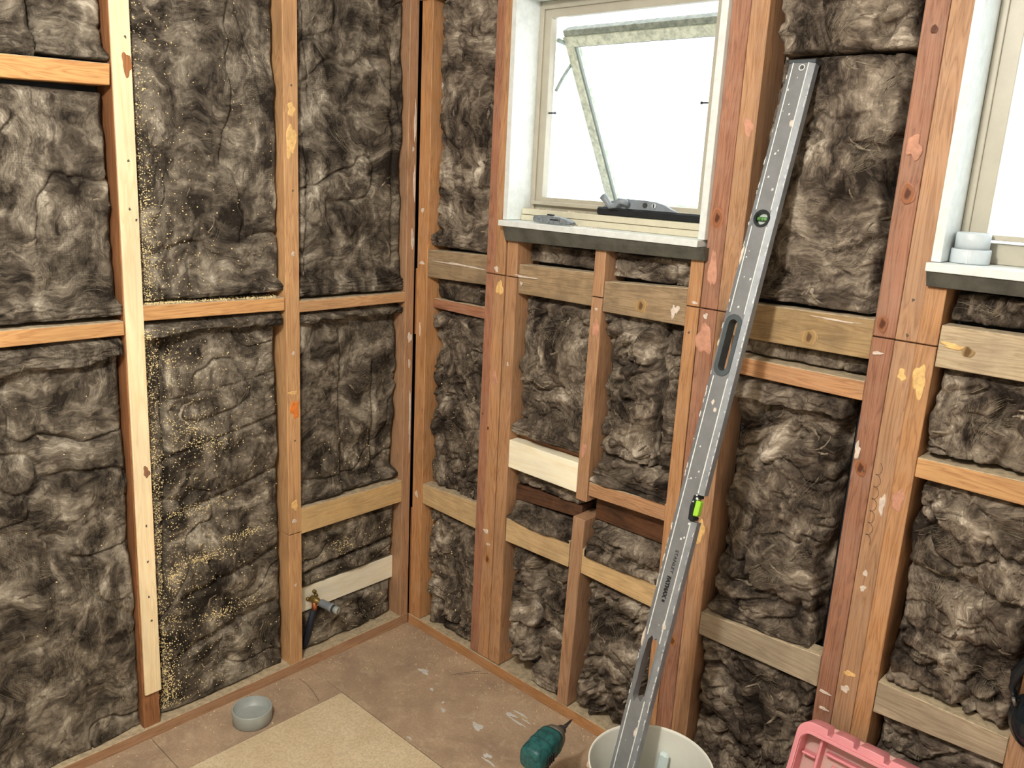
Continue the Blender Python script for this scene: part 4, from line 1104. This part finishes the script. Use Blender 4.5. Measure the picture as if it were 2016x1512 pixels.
# lettering down the face
def text(body, size, loc2, mat, bold):
    cu = bpy.data.curves.new('lettering', 'FONT'); cu.body = body; cu.size = size; cu.extrude = .0002; cu.align_y = 'CENTER'; cu.offset = bold
    tmp = bpy.data.objects.new('t', cu); COL.objects.link(tmp)
    dg = bpy.context.evaluated_depsgraph_get()
    me = bpy.data.meshes.new_from_object(tmp.evaluated_get(dg)); bpy.data.objects.remove(tmp)
    x0 = min(v.co.x for v in me.vertices); x1 = max(v.co.x for v in me.vertices)
    me.transform(LMX @ Matrix.Translation((loc2[0], loc2[1], .0121)) @ Matrix.Rotation(-math.pi / 2, 4, 'Z') @ Matrix.Scale(loc2[2] / (x1 - x0), 4, (1, 0, 0)) @ Matrix.Translation((-x0, 0, 0)))
    me.materials.clear()
    return lev(link('lettering', me, None, (0, 0, 0), [mat]))
text('STANLEY', .0105, (.0015, .706, .052), M_LABEL, .0001)
text('FATMAX', .0125, (-.0015, .647, .050), M_LABEL, .0009)
bm = bmesh.new(); add_box(bm, LMX @ Vector((-.001, .592, .0120)), (.007, .005, .0005), 0, LMX.to_3x3()); lev(bm_obj('lettering', bm, M_LABEL))

# ------------------------------------------------------------------ bucket and what is in it
BC = Vector((1.245, -.387, 0)); BH = .362
bucket = empty('bucket', BC, 'white plastic bucket holding the foot of the level', 'bucket')
bm = bmesh.new()
prof = [(.0, .0), (.121, .0), (.1225, .01), (.1275, .262), (.1315, .264), (.1315, .270), (.1278, .272), (.1280, .292), (.1325, .294), (.1325, .300), (.1283, .302), (.1288, .352), (.1312, .3535), (.1315, .360), (.1302, .362), (.1285, .3615), (.1275, .355), (.1265, .262), (.1195, .006), (0, .005)]
prof = prof[1:-1]
rings_bm = bmesh.new()
add_lathe(bm, prof, 64)
bm_obj('shell', bm, M_BUCKET, bucket)
bm = bmesh.new(); add_lathe(bm, [(.1192, .008), (.1215, .094), (.115, .096), (.06, .093), (.0001, .0925)], 40); bm_obj('dried_plaster', bm, M_MORTAR, bucket, smooth=True)
bm = bmesh.new()
add_tube(bm, [(.133 * math.cos(a), .133 * math.sin(a) * 1.0, .300 - .13 * math.sin((a - math.radians(200)) / math.radians(140) * math.pi)) for a in [math.radians(200 + 140 * k / 20) for k in range(21)]], .0022, 6)
bm_obj('bail_handle', bm, M_STEEL, bucket)
bm = bmesh.new(); add_tube(bm, [(-.1355, -.03, .30), (-.1255, -.03, .30)], .010, 12); bm_obj('handle_boss', bm, simple('pinkish_boss', srgb(222, 196, 180), .5), bucket)
blob_b = bmesh.new(); add_lathe(blob_b, [(.004, 0), (.003, .0006), (.0005, .0008)], 12, axis_mat((.055, .1155, .318), (-.43, -.9, .0))); bm_obj('rust_spot', blob_b, simple('rust_spot', srgb(150, 96, 52), .9), bucket)
sc_ = empty('putty_knife', (1.205, -.30, .0975), 'pale blue-handled putty knife standing in the white bucket', 'putty knife', rot=Vector((0, 0, 1)).rotation_difference(Vector((.03, .12, 1)).normalized()))
bm = bmesh.new(); add_box(bm, (0, 0, .05), (.045, .0012, .098)); bm_obj('blade', bm, M_STEEL, sc_)
bm = bmesh.new(); add_box(bm, (0, 0, .155), (.024, .016, .115), .005); bm_obj('handle', bm, M_KEYBLUE, sc_)

# ------------------------------------------------------------------ cordless driver on the floor
dq = Matrix.Rotation(math.atan2(.99, -.145), 4, 'Z').to_quaternion()
driver = empty('cordless_driver', (.914, -.325, 0), 'teal cordless impact driver standing on its battery, bit pointing at the wall', 'power tool', rot=dq)
AXZ = .19
mx = lambda x: axis_mat((x, 0, AXZ), (1, 0, 0))
bm = bmesh.new()
add_lathe(bm, [(.0001, -.078), (.024, -.0775), (.029, -.074), (.0315, -.064), (.0335, -.020), (.0330, .016), (.0310, .026)], 32, mx(0), sq=.75); bm_obj('motor_housing', bm, M_TEAL, driver)
bm = bmesh.new()
for z in (-.03, 0.0):
    add_lathe(bm, [(.0333, z), (.0340, z + .001), (.0340, z + .002), (.0333, z + .003)], 32, mx(0), True, sq=.75)
bm_obj('housing_rib', bm, simple('dark_teal', srgb(20, 64, 66), .45), driver)
for k in range(4):
    bm = bmesh.new(); add_box(bm, (-.046 + k * .008, -.0335, AXZ - .006), (.0035, .008, .026), .001); bm_obj('vent_slot', bm, M_BLACK, driver)
bm = bmesh.new(); add_lathe(bm, [(.0310, .0262), (.0305, .032), (.027, .044), (.020, .054), (.0165, .058)], 28, mx(0), sq=.4); bm_obj('hammer_case', bm, simple('dull_alloy', srgb(128, 124, 116), .5, .4, 60, .1), driver)
bm = bmesh.new(); add_lathe(bm, [(.0125, .0582), (.0132, .062), (.0125, .072), (.010, .074)], 20, mx(0)); bm_obj('chuck', bm, M_DARKSTEEL, driver)
bm = bmesh.new(); add_lathe(bm, [(.0055, .0742), (.0055, .092), (.0040, .094), (.0032, .112), (.0018, .118), (.0008, .124)], 6, mx(0)); bm_obj('driver_bit', bm, M_DARKSTEEL, driver)
bm = bmesh.new()
add_tube(bm, [(-.012, 0, AXZ - .030), (-.018, 0, AXZ - .060), (-.024, 0, AXZ - .095), (-.026, 0, AXZ - .125)], [.021, .018, .0175, .022], 16); bm_obj('grip', bm, M_RUBBER, driver)
bm = bmesh.new(); add_box(bm, (.010, 0, AXZ - .050), (.014, .014, .026), .004); bm_obj('trigger', bm, M_BLACK, driver)
bm = bmesh.new(); add_box(bm, (-.016, 0, .052), (.100, .068, .022), .006); bm_obj('battery_shoe', bm, M_TEAL, driver)
bm = bmesh.new(); add_box(bm, (-.014, 0, .0205), (.108, .072, .0405), .006); bm_obj('battery', bm, M_BLACK, driver)

# ------------------------------------------------------------------ pink tool case, lid leaning open on the post
case = empty('tool_case', (1.62, -.30, 0), 'salmon pink plastic tool case standing open at the bottom right', 'tool case')
cinv = Matrix.Translation(-case.location)
def cs(o):
    o.parent = case; o.matrix_parent_inverse = cinv
    return o
LX0, LX1 = 1.430, 1.830
Lo = Vector((LX0, -.160, .090)); up = Vector((0, .115, .318)).normalized(); LH = .338; lxv = Vector((1, 0, 0)); lnv = lxv.cross(up)   # lnv towards the room
CMX = Matrix(((lxv.x, up.x, lnv.x, Lo.x), (lxv.y, up.y, lnv.y, Lo.y), (lxv.z, up.z, lnv.z, Lo.z), (0, 0, 0, 1)))
def rrect(x0, x1, y0, y1, r_, n=8):
    pts = []
    for cx, cy, a0_ in ((x1 - r_, y1 - r_, 0), (x0 + r_, y1 - r_, 90), (x0 + r_, y0 + r_, 180), (x1 - r_, y0 + r_, 270)):
        for k in range(n + 1):
            a = math.radians(a0_ + 90 * k / n); pts.append((cx + r_ * math.cos(a), cy + r_ * math.sin(a)))
    return pts
Wd = LX1 - LX0
cs(curve_plate('lid_panel', [rrect(.002, Wd - .002, .002, LH - .002, .028)], .004, M_PINKD, None, CMX @ Matrix.Translation((0, 0, .002)), .001))
def notched(x0, x1, y0, y1, r_, n=8):
    pts = rrect(x0, x1, y0, y1, r_, n)
    top = [i for i, p in enumerate(pts) if abs(p[1] - y1) < 1e-6]
    i0 = [i for i in top if pts[i][0] > (x0 + x1) / 2][-1]
    ins = []
    for (na, nb) in ((x0 + .190, x0 + .178), (x0 + .126, x0 + .116), (x0 + .072, x0 + .060)):
        ins += [(na + .004, y1), (na, y1 - .012), (nb, y1 - .012), (nb - .002, y1)]
    return pts[:i0 + 1] + ins + pts[i0 + 1:]
cs(curve_plate('lid_rim', [notched(0, Wd, 0, LH, .030), rrect(.010, Wd - .010, .010, LH - .022, .022)], .046, M_PINK, None, CMX @ Matrix.Translation((0, 0, .024)), .0018))
cs(curve_plate('lid_seal_ridge', [rrect(.006, Wd - .006, .006, LH - .016, .026), rrect(.0095, Wd - .0095, .0095, LH - .0215, .0225)], .006, M_PINK, None, CMX @ Matrix.Translation((0, 0, .0505)), .0008))
for (x0, x1, y0, y1, h) in ((.014, .046, LH - .075, LH - .068, .030), (.046, .054, LH - .120, LH - .026, .034), (.060, .30, LH - .058, LH - .050, .026), (.014, .05, LH - .16, LH - .128, .022), (.075, .19, LH - .15, LH - .075, .012), (.21, .33, LH - .17, LH - .075, .012)):
    bm = bmesh.new()
    add_hex(bm, [CMX @ Vector(p) for p in ((x0, y0, .0045), (x1, y0, .0045), (x1, y1, .0045), (x0, y1, .0045), (x0 + .001, y0 + .001, h), (x1 - .001, y0 + .001, h), (x1 - .001, y1 - .001, h), (x0 + .001, y1 - .001, h))], .0015)
    cs(bm_obj('moulded_rib', bm, M_PINK))
def case_base():
    bm = bmesh.new()
    x0, x1, y0, y1, h, t = LX0, LX1, -.52, -.170, .088, .005
    wbox(bm, x0, x1, y0, y1, 0, t, .001)
    wbox(bm, x0, x0 + t, y0, y1, t, h, .001); wbox(bm, x1 - t, x1, y0, y1, t, h, .001)
    wbox(bm, x0 + t, x1 - t, y0, y0 + t, t, h, .001); wbox(bm, x0 + t, x1 - t, y1 - t, y1, t, h, .001)
    return bm
cs(bm_obj('base_tray', case_base(), M_PINK))
for x in (1.50, 1.76):
    bm = bmesh.new(); add_tube(bm, [(x - .02, -.166, .087), (x + .02, -.166, .087)], .0055, 10); cs(bm_obj('hinge', bm, M_PINK))

# ------------------------------------------------------------------ small things
# PVC stub standing on the floor
stub = empty('drain_cap', (.115, -.668, 0), 'grey PVC drain cap standing on the floor beside the new board', 'pipe fitting')
bm = bmesh.new(); add_lathe(bm, [(.0525, .001), (.0545, .003), (.0555, .040), (.0545, .0425), (.0515, .0425), (.0505, .041), (.0500, .012)], 48); bm_obj('collar', bm, M_PVC, stub)
bm = bmesh.new(); add_lathe(bm, [(.0001, .0095), (.0495, .0095), (.0495, .0115), (.042, .0125), (.0001, .0125)], 48); bm_obj('disc', bm, M_PVC, stub, smooth=False)
# PVC coupling on the right window sill
cp = empty('pipe_coupling', (1.563, .045, 1.4225), 'pale grey PVC pipe coupling on the right-hand window sill', 'pipe fitting')
bm = bmesh.new(); add_lathe(bm, [(.0335, 0), (.0345, .002), (.0345, .026), (.0325, .0275), (.0325, .001)], 36, None, True); bm_obj('socket', bm, M_PVC_W, cp)
bm = bmesh.new(); add_lathe(bm, [(.0300, .020), (.0300, .056), (.0285, .0575), (.0272, .056), (.0272, .020)], 36, None, True); bm_obj('pipe_end', bm, M_PVC_W, cp)
bm = bmesh.new(); add_box(bm, (.004, -.0347, .013), (.0016, .0014, .024)); bm_obj('mould_line', bm, M_WORN, cp)
# utility knife on the sill
kn = empty('utility_knife', (.553, .008, 1.4195), 'grey utility knife lying on the sill of the open window', 'knife', rot=Matrix.Rotation(math.radians(-3), 4, 'Z').to_quaternion())
bm = plate_profile([(-.071, .004), (-.066, .001), (.030, 0), (.062, .003), (.074, .007), (.058, .013), (.030, .0185), (-.02, .021), (-.055, .0195), (-.070, .015)], -.010, .010)
bmesh.ops.bevel(bm, geom=list(bm.edges), offset=.002, segments=2, affect='EDGES', clamp_overlap=True)
bm_obj('body', bm, simple('scuffed_grey_metal', srgb(142, 150, 156), .5, .2, 120, .2), kn)
bm = bmesh.new(); add_box(bm, (-.012, 0, .0225), (.020, .010, .004), .001); bm_obj('slider', bm, M_BLACK, kn)
bm = bmesh.new(); add_box(bm, (.010, -.0102, .011), (.030, .001, .0035), .0004); bm_obj('recess', bm, M_LABEL, kn)
bm = bmesh.new(); add_lathe(bm, [(.003, 0), (.003, .001)], 14, axis_mat((.030, -.0098, .0105), (0, -1, 0))); bm_obj('screw', bm, M_STEEL, kn)
bm = bmesh.new(); add_hex(bm, [(.070, -.0004, .004), (.083, -.0002, .004), (.083, .0002, .004), (.070, .0004, .004), (.070, -.0004, .010), (.074, -.0002, .009), (.074, .0002, .009), (.070, .0004, .010)]); bm_obj('blade', bm, M_STEEL, kn)
# crumbs on sill
pts = [(r.normal(.66, .03), r.uniform(.0, .035), 1.4195) for _ in range(60)] + [(r.uniform(.42, .62), r.uniform(.05, .08), 1.452) for _ in range(50)]
o = sawdust('plaster_crumbs', 'white plaster crumbs on the sill of the open window', pts, (.002, .006), 9, 'crumbs'); o.data.materials[0] = M_PATCHW

# pipe stub on the white block
pipe = empty('water_outlet', (-.045, -.372, .205), 'brass water outlet with grey threaded plug on the white pine block', 'pipe fitting')
pinv = Matrix.Translation(-pipe.location)
def pp(o):
    o.parent = pipe; o.matrix_parent_inverse = pinv
    return o
pa = Vector((-.020, -.360, .207)); pd = (Vector((.055, -.336, .196)) - pa).normalized()
bm = bmesh.new(); add_lathe(bm, [(.0105, -.022), (.0105, .004), (.0085, .006), (.0085, .018)], 16, axis_mat(pa, pd)); pp(bm_obj('brass_body', bm, M_BRASS))
bm = bmesh.new(); add_lathe(bm, [(.0115, .016), (.0125, .018), (.0125, .052), (.0145, .054), (.0145, .061), (.0128, .063)], 20, axis_mat(pa, pd)); pp(bm_obj('plug_body', bm, M_GREYPL))
bm = bmesh.new(); add_lathe(bm, [(.0118, .063), (.0128, .0645), (.0128, .067), (.0118, .0685)], 20, axis_mat(pa, pd)); pp(bm_obj('seal_ring', bm, M_BLACK))
bm = bmesh.new(); add_lathe(bm, [(.0118, .0687), (.0118, .083), (.0108, .0845), (.0042, .0845), (.0042, .074)], 20, axis_mat(pa, pd)); pp(bm_obj('plug_end', bm, M_PVC))
for (dy, dz) in ((-.014, .004), (.010, .022), (.016, .006)):
    bm = bmesh.new(); add_lathe(bm, [(.0065, 0), (.0065, .006), (.003, .008)], 12, axis_mat((-.0448, -.364 + dy, .207 + dz), (1, 0, 0))); pp(bm_obj('fixing_lug', bm, M_BRASS))
bm = bmesh.new(); add_tube(bm, [(-.028, -.362, .205), (-.027, -.364, .190), (-.027, -.366, .172)], [.009, .009, .0085], 14); pp(bm_obj('copper_tail', bm, M_COPPER))
bm = bmesh.new(); add_tube(bm, [(-.027, -.366, .175), (-.034, -.378, .12), (-.045, -.388, .06), (-.05, -.392, .042)], .0105, 12); pp(bm_obj('lagged_pipe', bm, simple('navy_lagging', srgb(24, 30, 44), .7)))

# black moulded item hanging at the right edge
hm = empty('hanging_tool', (1.842, -.03, .555), 'glossy black plastic item with a loop hanging by the lowest grey noggin', 'tool')
hinv = Matrix.Translation(-hm.location)
def he(o):
    o.parent = hm; o.matrix_parent_inverse = hinv
    return o
bm = bmesh.new(); add_lathe(bm, [(.0001, -.022), (.026, -.020), (.036, -.010), (.038, .004), (.034, .016), (.020, .026), (.0001, .029)], 28, axis_mat((1.850, -.033, .600), (-.35, -1, .2)) @ Matrix.Scale(1.35, 4, (0, 1, 0))); he(bm_obj('moulded_body', bm, M_GLOSSBLACK))
bm = bmesh.new(); add_lathe(bm, [(.024, -.030), (.034, -.028), (.036, -.022), (.026, -.0205)], 28, axis_mat((1.850, -.033, .600), (-.35, -1, .2)) @ Matrix.Scale(1.35, 4, (0, 1, 0)), True); he(bm_obj('pad', bm, M_RUBBER))
bm = bmesh.new(); add_tube(bm, [(1.822, -.052, .640), (1.812, -.050, .662), (1.812, -.045, .690), (1.830, -.042, .728), (1.868, -.040, .752), (1.912, -.040, .745), (1.942, -.040, .70), (1.945, -.040, .64)], [.005, .007, .010, .011, .011, .011, .009, .006], 12); he(bm_obj('loop', bm, M_GLOSSBLACK))
bm = bmesh.new(); add_tube(bm, [(1.8225, -.054, .632), (1.818, -.060, .648)], .003, 8); he(bm_obj('wire_clip', bm, M_STEEL))
bm = bmesh.new(); add_lathe(bm, [(.0001, -.022), (.026, -.020), (.036, -.010), (.038, .004), (.034, .016), (.020, .026), (.0001, .029)], 28, axis_mat((1.945, -.036, .600), (.35, -1, .2)) @ Matrix.Scale(1.35, 4, (0, 1, 0))); he(bm_obj('moulded_body', bm, M_GLOSSBLACK))
bm = bmesh.new(); add_tube(bm, [(1.832, .0, .7165), (1.832, -.045, .7180)], .0022, 8); o = bm_obj('nail', bm, M_STEEL, wall_right)

# ceiling bulb (out of frame, the room's lamp)
lampo = empty('ceiling_bulb', (1.42, -1.75, CEIL), 'bare light bulb on the plain ceiling', 'lamp')
bm = bmesh.new(); add_lathe(bm, [(.045, 0), (.045, -.02), (.022, -.03), (.020, -.07)], 20); bm_obj('holder', bm, M_WHITE, lampo)

hm.location.x -= .020

# ------------------------------------------------------------------ pieces that belong to a part go one level deeper
bpy.context.view_layer.update()
def nest(thing, host, *kids):
    ch = list(thing.children)
    h = [c for c in ch if c.name.split('.')[0] == host][0]
    for c in ch:
        if c is not h and c.name.split('.')[0] in kids:
            mw = c.matrix_world.copy()
            c.parent = h
            c.matrix_parent_inverse = h.matrix_world.inverted()
            c.matrix_basis = mw
nest(level, 'vial_ring', 'vial_tube', 'vial_line', 'vial_backing')
nest(level, 'vial_holder', 'vial_block', 'vial_clip')
nest(level, 'hanging_eyelet', 'hole_liner')
nest(case, 'lid_rim', 'lid_seal_ridge')
nest(case, 'lid_panel', 'moulded_rib')
nest(driver, 'motor_housing', 'housing_rib', 'vent_slot')
nest(driver, 'chuck', 'driver_bit')
nest(driver, 'grip', 'trigger')
nest(pipe, 'brass_body', 'fixing_lug')
nest(pipe, 'plug_body', 'seal_ring', 'plug_end')
nest(bucket, 'shell', 'rust_spot', 'handle_boss')
nest(hm, 'moulded_body', 'pad')
nest(kn, 'body', 'recess', 'screw', 'slider')
